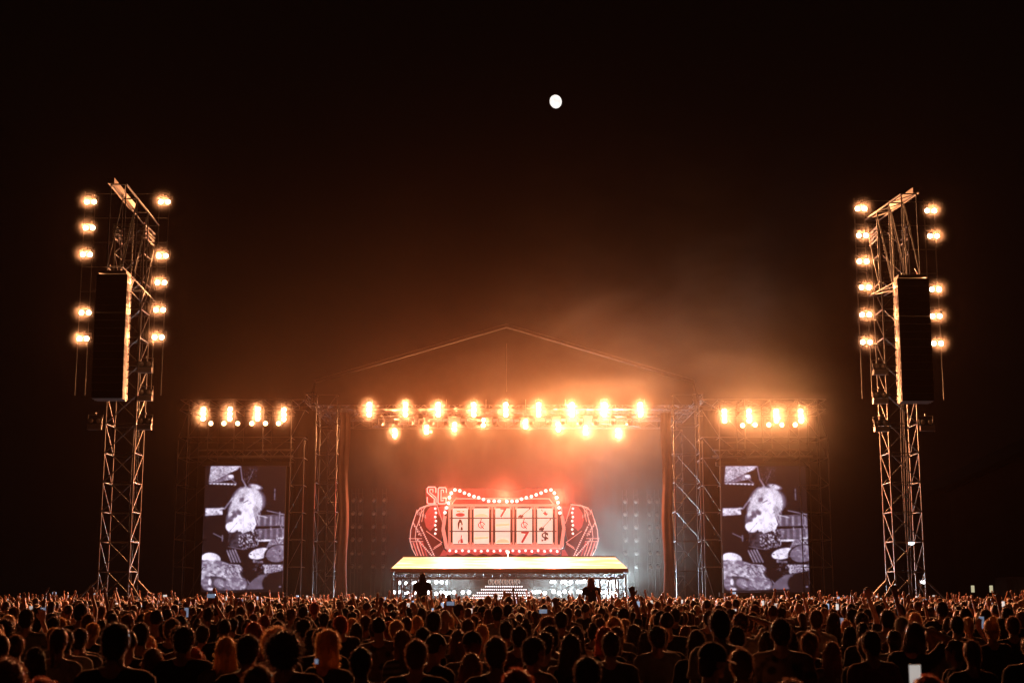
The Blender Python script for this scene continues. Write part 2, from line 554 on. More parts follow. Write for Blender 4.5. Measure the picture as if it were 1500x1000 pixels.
# ------------------------------------------------------------------ side screens with scaffolds
def paint_screen():
    """Grey picture of a blurred long-haired drummer among drums, as seen on the big screens."""
    W, H = 124, 186
    S = 3
    xx, yy = np.meshgrid((np.arange(W * S) + .5) / (W * S) * 616 + 16, (np.arange(H * S) + .5) / (H * S) * 915 + 53)
    I = np.full(xx.shape, .035)
    prn = np.random.default_rng(3)

    def noise(cell, seed):
        r_ = np.random.default_rng(seed)
        gw, gh = int(620 / cell) + 3, int(920 / cell) + 3
        gr = r_.random((gh, gw))
        u = (xx - 16) / cell; v = (yy - 53) / cell
        i, j = np.clip(v.astype(int), 0, gh - 2), np.clip(u.astype(int), 0, gw - 2)
        fu, fv = u - j, v - i
        fu = fu * fu * (3 - 2 * fu); fv = fv * fv * (3 - 2 * fv)
        return (gr[i, j] * (1 - fu) + gr[i, j + 1] * fu) * (1 - fv) + (gr[i + 1, j] * (1 - fu) + gr[i + 1, j + 1] * fu) * fv

    def inpoly(P):
        res = np.zeros(xx.shape, bool)
        for (x0, y0), (x1, y1) in zip(P, P[1:] + P[:1]):
            if y0 == y1: continue
            c = ((y0 > yy) != (y1 > yy)) & (xx < (x1 - x0) * (yy - y0) / (y1 - y0) + x0)
            res ^= c
        return res

    def put(mask, v):
        nonlocal I
        I = I * (1 - mask) + np.clip(v, 0, 1.2) * mask

    def poly(P, v): put(inpoly(P).astype(float), v)

    def ell(cx, cy, rx, ry, v, rot=0, soft=.12):
        c, s = math.cos(R(rot)), math.sin(R(rot))
        dx, dy = xx - cx, yy - cy
        d = np.sqrt(((dx * c + dy * s) / rx) ** 2 + ((-dx * s + dy * c) / ry) ** 2)
        put(np.clip((1 - d) / soft, 0, 1), v)

    def line(x0, y0, x1, y1, wd, v):
        dx, dy = x1 - x0, y1 - y0
        L = dx * dx + dy * dy
        t = np.clip(((xx - x0) * dx + (yy - y0) * dy) / L, 0, 1)
        d = np.hypot(xx - x0 - t * dx, yy - y0 - t * dy)
        put(np.clip((wd - d) / 1.5, 0, 1), v)

    n1, n2, n3 = noise(40, 1), noise(16, 2), noise(7, 3)
    # reels and machine corner at the top
    poly([(58, 53), (285, 53), (265, 80), (205, 105), (70, 175), (45, 170)], .62 + .25 * n3 - .1 * (np.sin(yy * .45 - xx * .2) > .5))
    poly([(80, 172), (190, 115), (232, 118), (240, 150), (120, 172)], .35 + .3 * n3)
    ell(215, 130, 22, 14, .85)
    line(50, 180, 250, 186, 5, .75); line(205, 140, 258, 182, 4, .6)
    for k in range(8): ell(60 + k * 27, 184 + k * 1.0, 8, 5, .95)
    line(285, 60, 300, 150, 5, .55); line(300, 150, 330, 200, 7, .6); line(245, 60, 290, 60, 3, .7)
    for k in range(60):
        x, y = prn.uniform(300, 415), prn.uniform(55, 180)
        ell(x, y, 3.2, 3.2, prn.uniform(.2, .6))
    for k in range(9): ell(345 + k * 5, 175 - k * 12, 4, 4, .6)
    for k in range(40):
        x, y = prn.uniform(40, 210), prn.uniform(200, 470)
        ell(x, y, 3, 3, prn.uniform(.15, .45))
    for k in range(30):
        x, y = prn.uniform(440, 630), prn.uniform(300, 400)
        ell(x, y, 2.6, 2.6, prn.uniform(.15, .4))
    for k in range(12): ell(552, 222 + k * 7, 5, 4, .3 + .35 * prn.random())
    # keyboard on the left
    poly([(28, 362), (172, 358), (172, 370), (28, 376)], .75)
    poly([(28, 372), (160, 370), (160, 410), (28, 418)], .55 + .4 * n2)
    line(175, 365, 230, 290, 7, .55)
    # drums behind on the right
    for row, (ya, yb) in enumerate(((405, 492), (503, 578))):
        poly([(405, ya + 18), (628, ya), (628, yb), (420, yb)], .10 + .08 * n2)
        for k in range(5):
            cx = 440 + k * 44 + row * 8
            put(((abs(yy - (ya + yb) / 2 - 6) < 36) * np.exp(-((xx - cx) / 15) ** 2)) * 1.0, .62)
            line(cx + 22, ya + 12, cx + 22, yb - 4, 2, .5)
        line(405, ya + 16, 630, ya + 2, 3, .55); line(410, yb, 630, yb - 4, 3, .4)
    line(495, 380, 630, 408, 4, .7); line(420, 410, 500, 430, 5, .8); line(595, 390, 590, 480, 5, .7); line(600, 480, 630, 560, 4, .6)
    poly([(440, 588), (560, 585), (560, 602), (440, 604)], .92)
    line(530, 500, 528, 580, 4, .65); poly([(520, 600), (628, 560), (628, 620), (500, 650)], .35 + .5 * n3)
    # blurred blond hair
    ell(405, 205, 66, 22, .78, 14, .5)
    for t in np.linspace(0, 1, 10):
        ell(330 + 70 * t, 300 + 25 * math.sin(t * 3), 100, 95, .72 + .15 * n2, 30, .9)
    ell(330, 310, 118, 112, .80 + .16 * n1, 0, .35)
    ell(290, 300, 60, 100, .74 + .1 * n2, 12, .5)
    ell(395, 290, 66, 90, .82 + .12 * n2, -20, .45)
    ell(250, 380, 62, 50, .70, 30, .5)
    ell(410, 380, 36, 70, .62, 10, .7)
    # face looking up right
    ell(348, 300, 52, 42, .93, -35, .5); ell(298, 300, 20, 30, .45, 20, .9); ell(378, 296, 16, 22, 1.0, 0, .7)
    line(318, 322, 352, 304, 5, .6); line(352, 332, 376, 322, 3, .55); ell(330, 285, 16, 8, .62, -30, .8)
    # neck, arms and torso
    poly([(300, 350), (380, 345), (420, 480), (385, 540), (290, 550), (250, 460)], .86 + .1 * n1)
    ell(225, 430, 45, 68, .30 + .2 * n2, 22, .35); ell(285, 395, 32, 22, .35, 40, .6)
    ell(232, 500, 52, 42, .98, 20, .2); ell(270, 470, 46, 50, .90 + .1 * n2, 0, .4)
    line(320, 410, 325, 540, 2.5, .68); ell(345, 440, 26, 30, .94, 0, .7)
    line(270, 470, 210, 540, 4, .6)
    # vest and patterned shorts
    poly([(215, 545), (300, 530), (330, 560), (320, 640), (240, 650), (205, 610)], .12 + .15 * n2)
    poly([(285, 560), (415, 510), (440, 560), (440, 640), (330, 665), (290, 640)], np.where(n3 > .55, .75, .12) * (.7 + .4 * n2))
    ell(385, 495, 28, 36, .70 + .3 * n3)
    line(210, 640, 330, 662, 4, .4)
    line(95, 545, 170, 580, 4, .5); line(165, 560, 165, 600, 6, .45)
    # striped leg
    poly([(195, 668), (270, 660), (318, 750), (235, 755)], .15)
    for k in range(4): line(203 + k * 20, 668 - k * 2, 240 + k * 22, 752, 5, .62)
    # toms
    ell(85, 725, 75, 42, .97, 8, .06); poly([(18, 735), (150, 745), (150, 768), (18, 760)], .25 + .3 * n3)
    ell(450, 690, 92, 44, .25, -12, .05); ell(452, 690, 86, 39, .98, -12, .06); line(380, 695, 386, 697, 5, .3)
    ell(585, 700, 105, 78, .08, -10, .05); ell(590, 690, 94, 62, .48 + .12 * n2, -12, .06)
    for x, y in ((602, 672), (604, 706)): ell(x, y, 6, 6, .1)
    poly([(400, 735), (480, 745), (480, 760), (400, 755)], .2 + .5 * n3)
    poly([(470, 770), (628, 770), (628, 812), (520, 835)], .38 + .45 * n3)
    # bass drums and cymbals
    ell(140, 850, 190, 112, .52 + .28 * n2, 14, .08)
    poly([(175, 760), (300, 770), (330, 800), (260, 880), (190, 860)], .52 + .28 * n3)
    for k in range(6): line(210 + k * 20, 775 + k * 4, 300 + k * 16, 905, 4, .72 if k % 2 else .38)
    poly([(18, 800), (90, 795), (90, 850), (18, 860)], .62 + .2 * n2)
    ell(130, 905, 118, 55, .16 + .1 * n2, 6, .15); ell(60, 905, 44, 55, .42 + .2 * n2, 0, .3); ell(155, 905, 52, 38, .55, 24, .25); ell(215, 915, 28, 42, .45, -20, .3)
    ell(82, 895, 12, 26, .92); ell(90, 945, 30, 16, .9, 0, .5); line(100, 780, 104, 830, 12, .7)
    ell(290, 905, 85, 62, .52 + .2 * n2, 20, .25)
    ell(390, 830, 82, 68, .05, 0, .3); ell(500, 815, 14, 22, .85)
    ell(455, 905, 110, 52, .40 + .1 * n1, -32, .12); ell(560, 900, 92, 75, .06, -10, .15)
    poly([(16, 958), (640, 940), (640, 980), (16, 980)], .03); ell(612, 928, 10, 6, .6)
    for k in range(40): ell(prn.uniform(420, 540), prn.uniform(760, 860), 3, 3, prn.uniform(.2, .8))
    for k in range(90):          # stands, lugs and rods of the kit
        x, y = prn.uniform(380, 630), prn.uniform(480, 830)
        a = prn.choice([0, 1.57, .5, -.5]); L_ = prn.uniform(6, 30)
        if prn.random() < .7: line(x, y, x + L_ * math.cos(a), y + L_ * math.sin(a), prn.uniform(1, 2.5), prn.choice([.05, .5, .85]))
    for k in range(50):
        x, y = prn.uniform(20, 330), prn.uniform(770, 940)
        line(x, y, x + prn.uniform(10, 40), y + prn.uniform(5, 22), prn.uniform(1, 3), prn.choice([.1, .4, .8]))
    for k in range(46):          # hair strands
        a = prn.uniform(-2.6, .4); rr = prn.uniform(60, 118)
        x, y = 335 + rr * math.cos(a), 310 + rr * math.sin(a) * .95
        line(x, y, x + 30 * math.sin(a) * prn.uniform(.3, 1), y - 30 * math.cos(a) * prn.uniform(.3, 1) + 12, 1.3, prn.choice([.55, .68, 1.0]))
    for k in range(26):          # falling hair in soft locks
        t = k / 25
        x0, y0 = 320 + 90 * t, 212 + 14 * math.sin(t * 3)
        x1, y1 = (205 + 60 * t, 420 - 40 * t) if t < .5 else (380 + 90 * (t - .5), 330 + 130 * (t - .5) * 2)
        for q in range(9):
            u = q / 8
            bx, by = x0 + (x1 - x0) * u - 34 * math.sin(math.pi * u) * (1 if t < .5 else -1), y0 + (y1 - y0) * u
            put(.55 * np.clip(1 - np.hypot((xx - bx) / 9, (yy - by) / 20), 0, 1), [.55, .95, .72, 1.0][k % 4])
    ell(348, 296, 40, 30, .95, -35, .8); ell(310, 300, 14, 22, .38, 20, .9); line(318, 322, 350, 305, 4, .45)
    for _ in range(5):
        I = (I + np.roll(I, 1, 0) + np.roll(I, -1, 0) + np.roll(I, 1, 1) + np.roll(I, -1, 1)) / 5
    I = I * (.84 + .28 * n1) * (.93 + .13 * n2)
    I = np.clip((I - .07) * 1.14, .015, 1.3) * (.88 + .2 * n3)
    I = I.reshape(H, S, W, S).mean((1, 3))
    return I

SCREEN_I = paint_screen()
sm = bpy.data.materials.new('led_screen_pixels')
sm.use_nodes = True
nt = sm.node_tree
a_ = nt.nodes.new('ShaderNodeVertexColor'); a_.layer_name = 'pixels'
pb_ = nt.nodes['Principled BSDF']
pb_.inputs['Base Color'].default_value = (.02, .02, .02, 1)
pb_.inputs['Roughness'].default_value = .5
nt.links.new(a_.outputs[0], pb_.inputs['Emission Color'])
pb_.inputs['Emission Strength'].default_value = 1.25
sm.cycles.emission_sampling = 'NONE'


def screen_mesh(p00, p10, p01):
    """LED wall of square pixels; p00 top-left, p10 top-right, p01 bottom-left."""
    H, W = SCREEN_I.shape
    u, v = (p10 - p00) / W, (p01 - p00) / H
    j, i = np.meshgrid(np.arange(W + 1), np.arange(H + 1))
    co = np.array(p00)[None, None] + j[..., None] * np.array(u) + i[..., None] * np.array(v)
    me = bpy.data.meshes.new('led_panel')
    idx = lambda a, c: a * (W + 1) + c
    fs = [(idx(a, c), idx(a + 1, c), idx(a + 1, c + 1), idx(a, c + 1)) for a in range(H) for c in range(W)]
    me.from_pydata(co.reshape(-1, 3).tolist(), [], fs)
    ca = me.color_attributes.new('pixels', 'FLOAT_COLOR', 'CORNER')
    t = SCREEN_I.reshape(-1)
    hi, lo = np.array([.82, .76, .93]), np.array([.008, .003, .003])
    mid = np.array([.16, .12, .185])
    tt = np.clip(t, 0, 1)[:, None]
    c = np.where(tt < .5, lo + (mid - lo) * (tt / .5) ** 1.25, mid + (hi - mid) * ((tt - .5) / .5) ** 1.1)
    rgba = np.concatenate([c, np.ones((len(t), 1))], 1)
    ca.data.foreach_set('color', np.repeat(rgba, 4, 0).astype(np.float32).ravel())
    me.materials.append(sm)
    return me

for side, sx0, sx1, txt in ((-1, 294, 419, 'left'), (1, 1059, 1180, 'right')):
    p00, p10 = at(sx0 + (2 if side < 0 else 0), 682, SCN), at(sx1, 682, SCN)
    p01 = at(sx0, 867, SCN)
    p10.z = p00.z; p00.x = p01.x
    cx = (p00.x + p10.x) / 2
    root = empty('video_screen', (cx, SCN, 0))
    tag(root, f'big upright video screen showing a blond drummer, {txt} of the stage', 'video screen', 'video screens beside the stage')
    me = screen_mesh(p00 - root.location, p10 - root.location, p01 - root.location)
    o = bpy.data.objects.new('led_panel', me); col.objects.link(o); o.parent = root
    b = MB()
    wd, ht = p10.x - p00.x, p00.z - p01.z
    b.box((cx, SCN + .16, (p00.z + p01.z) / 2), (wd, .28, ht))
    b.box((cx, SCN + .1, p00.z + .12), (wd + .4, .36, .22)); b.box((cx, SCN + .1, p01.z - .12), (wd + .4, .36, .22))
    b.build('cabinet', M['black'], root)
    b = MB()
    zt = at(cx, 668, SCN).z
    for dz in (0, .35): b.tube((cx - wd / 2 - .4, SCN - .1, zt + dz), (cx + wd / 2 + .4, SCN - .1, zt + dz), .05)
    for k in range(13): b.tube((cx - wd / 2 + wd * k / 12, SCN - .1, zt + (.35 if k % 2 else 0)), (cx - wd / 2 + wd * (k + 1) / 12, SCN - .1, zt + (0 if k % 2 else .35)), .02)
    b.build('header_beam', M['steel'], root)
    # scaffold
    YF = SCN - .45
    if side < 0: vx = [252, 266, 296, 335, 378, 420, 440]
    else: vx = [1034, 1060, 1098, 1138, 1178, 1208, 1221]
    root = empty('screen_scaffold', (cx, SCN + 2, 0))
    tag(root, f'pipe scaffold with slanting braces around the {txt} video screen', 'scaffold', 'scaffolds around the screens')
    b = MB()
    ztop = at(300, 585, YF).z
    zs = [0] + [at(300, y, YF).z for y in (830, 790, 750, 710, 670, 640, 600)] + [ztop]
    X = [at(x, 868, YF).x for x in vx]
    for k, x in enumerate(X):
        z0 = 0 if k in (0, 1, 5, 6) else zs[5]
        if side > 0: z0 = 0 if k in (0, 1, 4, 5, 6) else zs[5]
        for y in (YF, SCN + 2.4): b.tube((x, y, z0), (x, y, ztop if k not in (0, 6) else ztop * .82), .03)
    for zi, z in enumerate(zs[1:], 1):
        for y in (YF, SCN + 2.4):
            if z > zs[5] - .01: b.tube((X[0], y, z), (X[-1], y, z), .025)
            else:
                b.tube((X[0], y, z), (X[1] if side < 0 else X[1], y, z), .025)
                b.tube((X[-2] if side < 0 else X[4], y, z), (X[-1], y, z), .025)
        for x in X: b.tube((x, YF, z), (x, SCN + 2.4, z), .02)
    for zi in range(len(zs) - 1):
        segs = [(0, 2), (5, 6)] if side < 0 else [(0, 1), (4, 6)]
        if zi >= 5: segs = [(k, k + 1) for k in range(6)]
        for a, c in segs:
            xa, xc = (X[a], X[c]) if side < 0 else (X[c], X[a])
            b.tube((xa, YF + .05, zs[zi]), (xc, YF + .05, zs[zi + 1]), .02)
    b.build('pipes', mat('weathered_scaffold_pipe', (.09, .08, .075), .45, .5, scale=3), root)
    b = MB()
    b.box(((X[0] + X[-1]) / 2, SCN + 2.6, (ztop) / 2), (abs(X[-1] - X[0]), .05, ztop - .6)); b.build('rear_scrim', M['scrim'], root)

b2 = make_blinder([(0, .27), (0, 0), (0, -.27)], .12, M['tung'], E_SIDE, 'strip_blinder')
s1 = make_blinder([(0, 0)], .135, M['tung_soft'], E_SMALL, 'round_spotlight')
first = True
for txt, L in (('left', [(298, 606), (337, 606), (378, 606), (416, 607)]), ('right', [(1061, 609), (1097, 609), (1137, 609), (1173, 609)])):
    for i, (x, y) in enumerate(L):
        place(b2, at(x, y, SCN - .6), f'glaring upright lamp strip above the {txt} screen, {ORD[i]} from the left', 'blinder light', 'lamp strips above the video screens', first); first = False
first = True
for txt, L in (('left', [(309, 620), (328, 620), (348, 620), (369, 620), (389, 620), (408, 620)]), ('right', [(1088, 623), (1106, 622), (1126, 622), (1145, 622), (1165, 622)])):
    for i, (x, y) in enumerate(L):
        o = place(s1, at(x, y, SCN - .55), f'small round warm spotlight above the {txt} video screen, {ORD[i]} from the left', 'spotlight', 'small spotlights above the video screens', first); first = False
        o.rotation_euler.z = random.uniform(-.5, .5)
for sx0, txt in ((425, 'left'), (1036, 'right')):
    xa, xb = at(sx0, 868, SCN + .9).x, at(sx0 + 32, 868, SCN + .9).x
    b = MB(); z1 = at(400, 600, SCN + .9).z
    b.grid([[Vector((x, SCN + .9 + .05 * math.sin(x * 7 + z * .2), z)) for x in np.linspace(xa, xb, 16)] for z in np.linspace(.2, z1, 5)])
    o = b.build('black_drape', M['scrim']); tag(o, f'black drape hanging between the {txt} video screen and the stage tower', 'drape')

# ------------------------------------------------------------------ light ladders inside the stage
def ladder(px, y0, y1, Y, label, n=6):
    p, q = at(px, y0, Y), at(px, y1, Y); q.x = p.x
    root = empty('light_ladder', q); tag(root, label, 'light ladder', 'ladders of unlit lamps inside the stage')
    b = MB()
    for s in (-.12, .12): b.tube(p + Vector((s, .15, .3)), q + Vector((s, .15, -1.5)), .02)
    for k in range(9): z = p.z + (q.z - p.z) * k / 8; b.tube((p.x - .12, p.y + .15, z), (p.x + .12, p.y + .15, z), .012)
    b.build('frame', M['black_steel'], root)
    for k in range(n):
        z = p.z + (q.z - p.z) * (k + .5) / n
        b = MB(); b.tube((p.x, p.y + .1, z), (p.x, p.y - .2, z - .06), .11, 12, r2=.13); b.box((p.x + .17, p.y, z), (.03, .1, .34)); o = b.build('lamp_head', M['black_steel'], root)
        b = MB(); disc(b, p.x, z - .06, .11, p.y - .205); b.build('lens', M['offlens'], o, loc=root.location)
    return root
for i, x in enumerate((518, 528, 548, 563)):
    ladder(x, 722, 838, 86 + i * 1.4, f'ladder of unlit lamps inside the stage, {ORD[i]} from the left tower')
for i, x in enumerate((962, 951, 931, 915)):
    ladder(x, 724, 838, 86 + i * 1.4, f'ladder of unlit lamps inside the stage, {ORD[i]} from the right tower')

# ------------------------------------------------------------------ slot machine set piece
YM = 84.0
def zp(px, py, Y=YM): return at(560 + px / 3.947, 690 + py / 3.947, Y)

root = empty('slot_machine', (at(734, 868, YM).x, YM, 0))
root_sm = root
tag(root, 'giant glowing red slot machine with five reels and bulbs behind the platform', 'slot machine')
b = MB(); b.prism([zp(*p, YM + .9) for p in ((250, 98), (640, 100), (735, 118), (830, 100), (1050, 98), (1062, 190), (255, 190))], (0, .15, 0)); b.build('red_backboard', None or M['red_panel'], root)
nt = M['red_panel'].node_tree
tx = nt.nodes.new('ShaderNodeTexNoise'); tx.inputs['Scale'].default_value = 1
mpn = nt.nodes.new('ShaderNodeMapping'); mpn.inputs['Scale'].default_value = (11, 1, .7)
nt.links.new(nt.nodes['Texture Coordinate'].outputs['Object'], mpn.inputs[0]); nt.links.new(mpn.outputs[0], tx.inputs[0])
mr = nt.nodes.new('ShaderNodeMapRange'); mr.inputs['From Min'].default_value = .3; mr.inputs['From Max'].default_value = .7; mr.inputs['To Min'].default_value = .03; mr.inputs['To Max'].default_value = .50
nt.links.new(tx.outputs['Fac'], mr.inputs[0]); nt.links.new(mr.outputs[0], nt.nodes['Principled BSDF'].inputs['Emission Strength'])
# cabinet body and side struts
b = MB()
b.prism([zp(*p, YM + .55) for p in ((395, 200), (1015, 200), (1045, 260), (1050, 440), (1000, 492), (390, 492), (352, 440), (355, 260))], (0, 1.2, 0)); b.build('cabinet', M['machine'], root)
# crown band
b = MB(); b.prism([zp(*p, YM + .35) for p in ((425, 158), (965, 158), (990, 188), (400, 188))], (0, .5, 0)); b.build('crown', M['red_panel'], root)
b = MB()
b.path([zp(*p, YM + .28) for p in ((400, 190), (425, 158), (965, 158), (990, 190))], .035)
b.path([zp(*p, YM) for p in ((362, 205), (345, 340), (365, 430), (372, 447), (1030, 447), (1045, 430), (1052, 340), (1035, 205))], .04)
b.build('neon_outline', M['neon_soft'], root)
# reel window frame
b = MB()
Yf = YM - .05
wins = [(398, 502), (520, 625), (645, 748), (768, 874), (888, 994)]
edges = [388] + [(a[1] + c[0]) / 2 for a, c in zip(wins, wins[1:])] + [1006]
for k, e in enumerate(edges):
    p, q = zp(e, 196), zp(e, 436)
    hw = .05 if 0 < k < 5 else .07
    b.box(((p.x + q.x) / 2, YM + .1, (p.z + q.z) / 2), (hw * 2, .3, p.z - q.z))
for y in (196, 432):
    p, q = zp(384, y), zp(1010, y)
    b.box(((p.x + q.x) / 2, YM + .08, p.z), (q.x - p.x, .28, .14))
for (a, c) in wins:       # rounded corners
    for e, sgn in ((a, 1), (c, -1)):
        for y, sz in ((206, -1), (424, 1)):
            p = zp(e, y, YM + .1)
            b.prism([p, p + Vector((sgn * .16, 0, 0)), p + Vector((0, 0, sz * .16))], (0, .1, 0))
b.build('reel_frame', M['frame_pink'], root)
b = MB()
for s0, s1 in (((362, 258), (352, 330)), ((352, 330), (372, 445)), ((1040, 258), (1050, 330)), ((1050, 330), (1034, 445))):
    b.tube(zp(*s0, YM + .05), zp(*s1, YM + .05), .10, 8)
b.build('side_moulding', M['neon_soft'], root)

def glyph(txt, size, mat_, parent, c, rot=0, ext=.02, yoff=0):
    cu = bpy.data.curves.new('symbol', 'FONT'); cu.body = txt; cu.size = size; cu.align_x = 'CENTER'; cu.align_y = 'CENTER'; cu.extrude = ext; cu.offset = size * .025
    o = bpy.data.objects.new('tmp', cu); col.objects.link(o)
    dg = bpy.context.evaluated_depsgraph_get()
    me = bpy.data.meshes.new_from_object(o.evaluated_get(dg))
    bpy.data.objects.remove(o)
    me.transform(Matrix.Translation(Vector(c)) @ Matrix.Rotation(R(90), 4, 'X') @ Matrix.Rotation(rot, 4, 'Z'))
    me.materials.clear(); me.materials.append(mat_)
    o = bpy.data.objects.new('symbol', me); col.objects.link(o); o.parent = parent
    return o

# reels: bulging drums with three tiles each
syms = [['fruit', 'figure', 'dancer'], ['sunrise', 'clef', 'band'], ['7', 'haze', 'sunrise'], ['guitar', 'clef', '7'], ['spark', 'guitar', 'S']]
rows_y = [(212, 267), (273, 343), (349, 418)]
for ri, (a, c) in enumerate(wins):
    a, c = a + 8, c - 8
    b = MB()
    def bulge(t): return YM + .32 - .20 * math.cos((t - .5) * 2.4)
    for (ya, yb) in rows_y:
        rws = []
        for k in range(7):
            y = ya + (yb - ya) * k / 6
            t = (y - 205) / 220
            pa, pb2 = zp(a, y, YM), zp(c, y, YM)
            rws.append([Vector((pa.x, bulge(t), pa.z)), Vector((pb2.x, bulge(t), pb2.z))])
        b.grid(rws)
    reel = b.build('reel', M['tile'], root)
    b = MB()
    p, q = zp(a, 212, YM), zp(c, 418, YM)
    b.box(((p.x + q.x) / 2, YM + .5, (p.z + q.z) / 2), (q.x - p.x + .1, .06, p.z - q.z + .1)); b.build('reel_back', M['machine'], reel, loc=root.location)
    for k, (ya, yb) in enumerate(rows_y):
        sy = syms[ri][k]
        ctr = zp((a + c) / 2, (ya + yb) / 2, YM); ctr.y = bulge(((ya + yb) / 2 - 205) / 220) - .03
        L = ctr - root.location
        W_, H_ = zp(c, 0).x - zp(a, 0).x, zp(0, ya).z - zp(0, yb).z
        mbs = MB(); mm = M['sym_red']
        X = lambda u, v: ctr + Vector((u * W_ / 2 * 1.12, 0, v * H_ / 2 * 1.12))
        if sy == '7': glyph('7', H_ * 1.35, M['sym_red'], reel, L, rot=-.1); continue
        if sy == 'S': glyph('$', H_ * 1.2, M['sym_dark'], reel, L); continue
        if sy == 'guitar':
            mm = M['sym_dark']
            mbs.prism([X(-.75, -.8), X(-.25, -.9), X(-.05, -.55), X(-.2, -.4), X(-.3, -.45), X(-.4, -.3), X(-.62, -.5)], (0, -.02, 0)); mbs.tube(X(-.3, -.5), X(.6, .75), .02); mbs.box(X(.62, .78), (.06, .03, .08))
        elif sy == 'fruit':
            mbs.prism([X(math.cos(t) * .55, -.35 + math.sin(t) * .35) for t in np.linspace(0, 6.28, 16)[:-1]], (0, -.02, 0))
            gg = MB(); gg.prism([X(-.5, .5), X(.05, .35), X(.0, .15), X(-.35, .25)], (0, -.02, 0)); gg.prism([X(.1, .3), X(.55, .45), X(.4, .2)], (0, -.02, 0)); gg.build('symbol', M['sym_grn'], reel, loc=root.location)
        elif sy == 'figure':
            mm = M['sym_dark']
            mbs.prism([X(-.25, -.85), X(-.3, .2), X(-.1, .8), X(.12, .75), X(.3, .1), X(.2, -.2), X(.08, .3), X(-.05, .3), X(-.12, -.3)], (0, -.02, 0)); mbs.prism([X(.05, -.8), X(.1, -.3), X(.28, -.35), X(.3, -.8)], (0, -.02, 0))
        elif sy == 'dancer':
            mbs.prism([X(.05, -.8), X(.0, -.2), X(.25, -.1), X(.35, -.75)], (0, -.02, 0)); mbs.tube(X(.1, -.1), X(.15, .4), .03); mbs.tube(X(-.1, -.3), X(-.2, -.8), .03)
        elif sy == 'clef':
            mbs.path([X(math.cos(t) * (.42 - t * .03) - .02, math.sin(t) * (.55 - t * .04) - .1) for t in np.linspace(.2, 6.6, 14)], .025); mbs.path([X(.0, .85), X(-.12, .4), X(-.02, -.2), X(.3, -.6)], .025)
        elif sy == 'spark':
            mbs.prism([X(-.05, -.4), X(-.3, .1), X(-.1, .0), X(.0, .5), X(.12, .0), X(.35, -.1), X(.2, -.45)], (0, -.02, 0)); mbs.tube(X(-.4, .7), X(-.3, .3), .025)
        elif sy == 'sunrise':
            mm = M['sym_yel']; mbs.prism([X(math.cos(t) * .8, -.75 + math.sin(t) * .6) for t in np.linspace(0, 3.14, 12)], (0, -.015, 0))
        else:
            mm = M['sym_yel']; mbs.prism([X(-.8, -.25), X(.8, -.1), X(.8, .2), X(-.8, .1)], (0, -.015, 0))
        mbs.build('symbol', mm, reel, loc=root.location)
# row wires
b = MB()
for y in (270, 346): b.tube(zp(388, y, YM - .06), zp(1008, y, YM - .06), .025)
b.build('row_wire', M['machine'], root)
# marquee bulbs
bl = [(362, 238), (372, 210), (382, 183), (388, 152), (399, 125), (420, 107), (448, 112), (475, 125), (502, 135), (530, 145), (557, 152), (585, 162), (615, 172), (647, 172), (676, 172), (720, 174), (750, 173), (778, 172), (805, 160), (833, 152), (862, 145), (890, 135), (918, 125), (945, 112), (975, 107), (995, 125), (1008, 152), (1016, 180), (1022, 210), (1027, 240)]
for (x, y) in bl:
    b = MB(); c = zp(x, y, YM - .1); b.ball(c, .10, 10, 7); b.tube(c, c + Vector((0, .25, 0)), .07, 8); b.build('bulb', M['bulb'], root)
# valance and lower bulbs
b = MB()
rws = []
for z in range(2):
    rws.append([zp(372 + k * 658 / 60, (452 if z == 0 else 480 + 5 * math.sin(k * .9)), YM + .1) + Vector((0, .05 * math.sin(k * 1.8), 0)) for k in range(61)])
b.grid(rws); b.build('valance', M['red_glow'], root)
b = MB(); p, q = zp(366, 420, YM - .1), zp(1040, 440, YM - .1)
b.box(((p.x + q.x) / 2, YM + .1, (p.z + q.z) / 2 - .02), (q.x - p.x, .12, p.z - q.z)); b.build('tray', M['neon_soft'], root)
for k in range(18):
    b = MB(); b.ball(zp(390 + k * 36.5, 458 + 3 * (k % 2), YM - .08), .075, 8, 6); b.build('lower_bulb', M['bulb'], root)
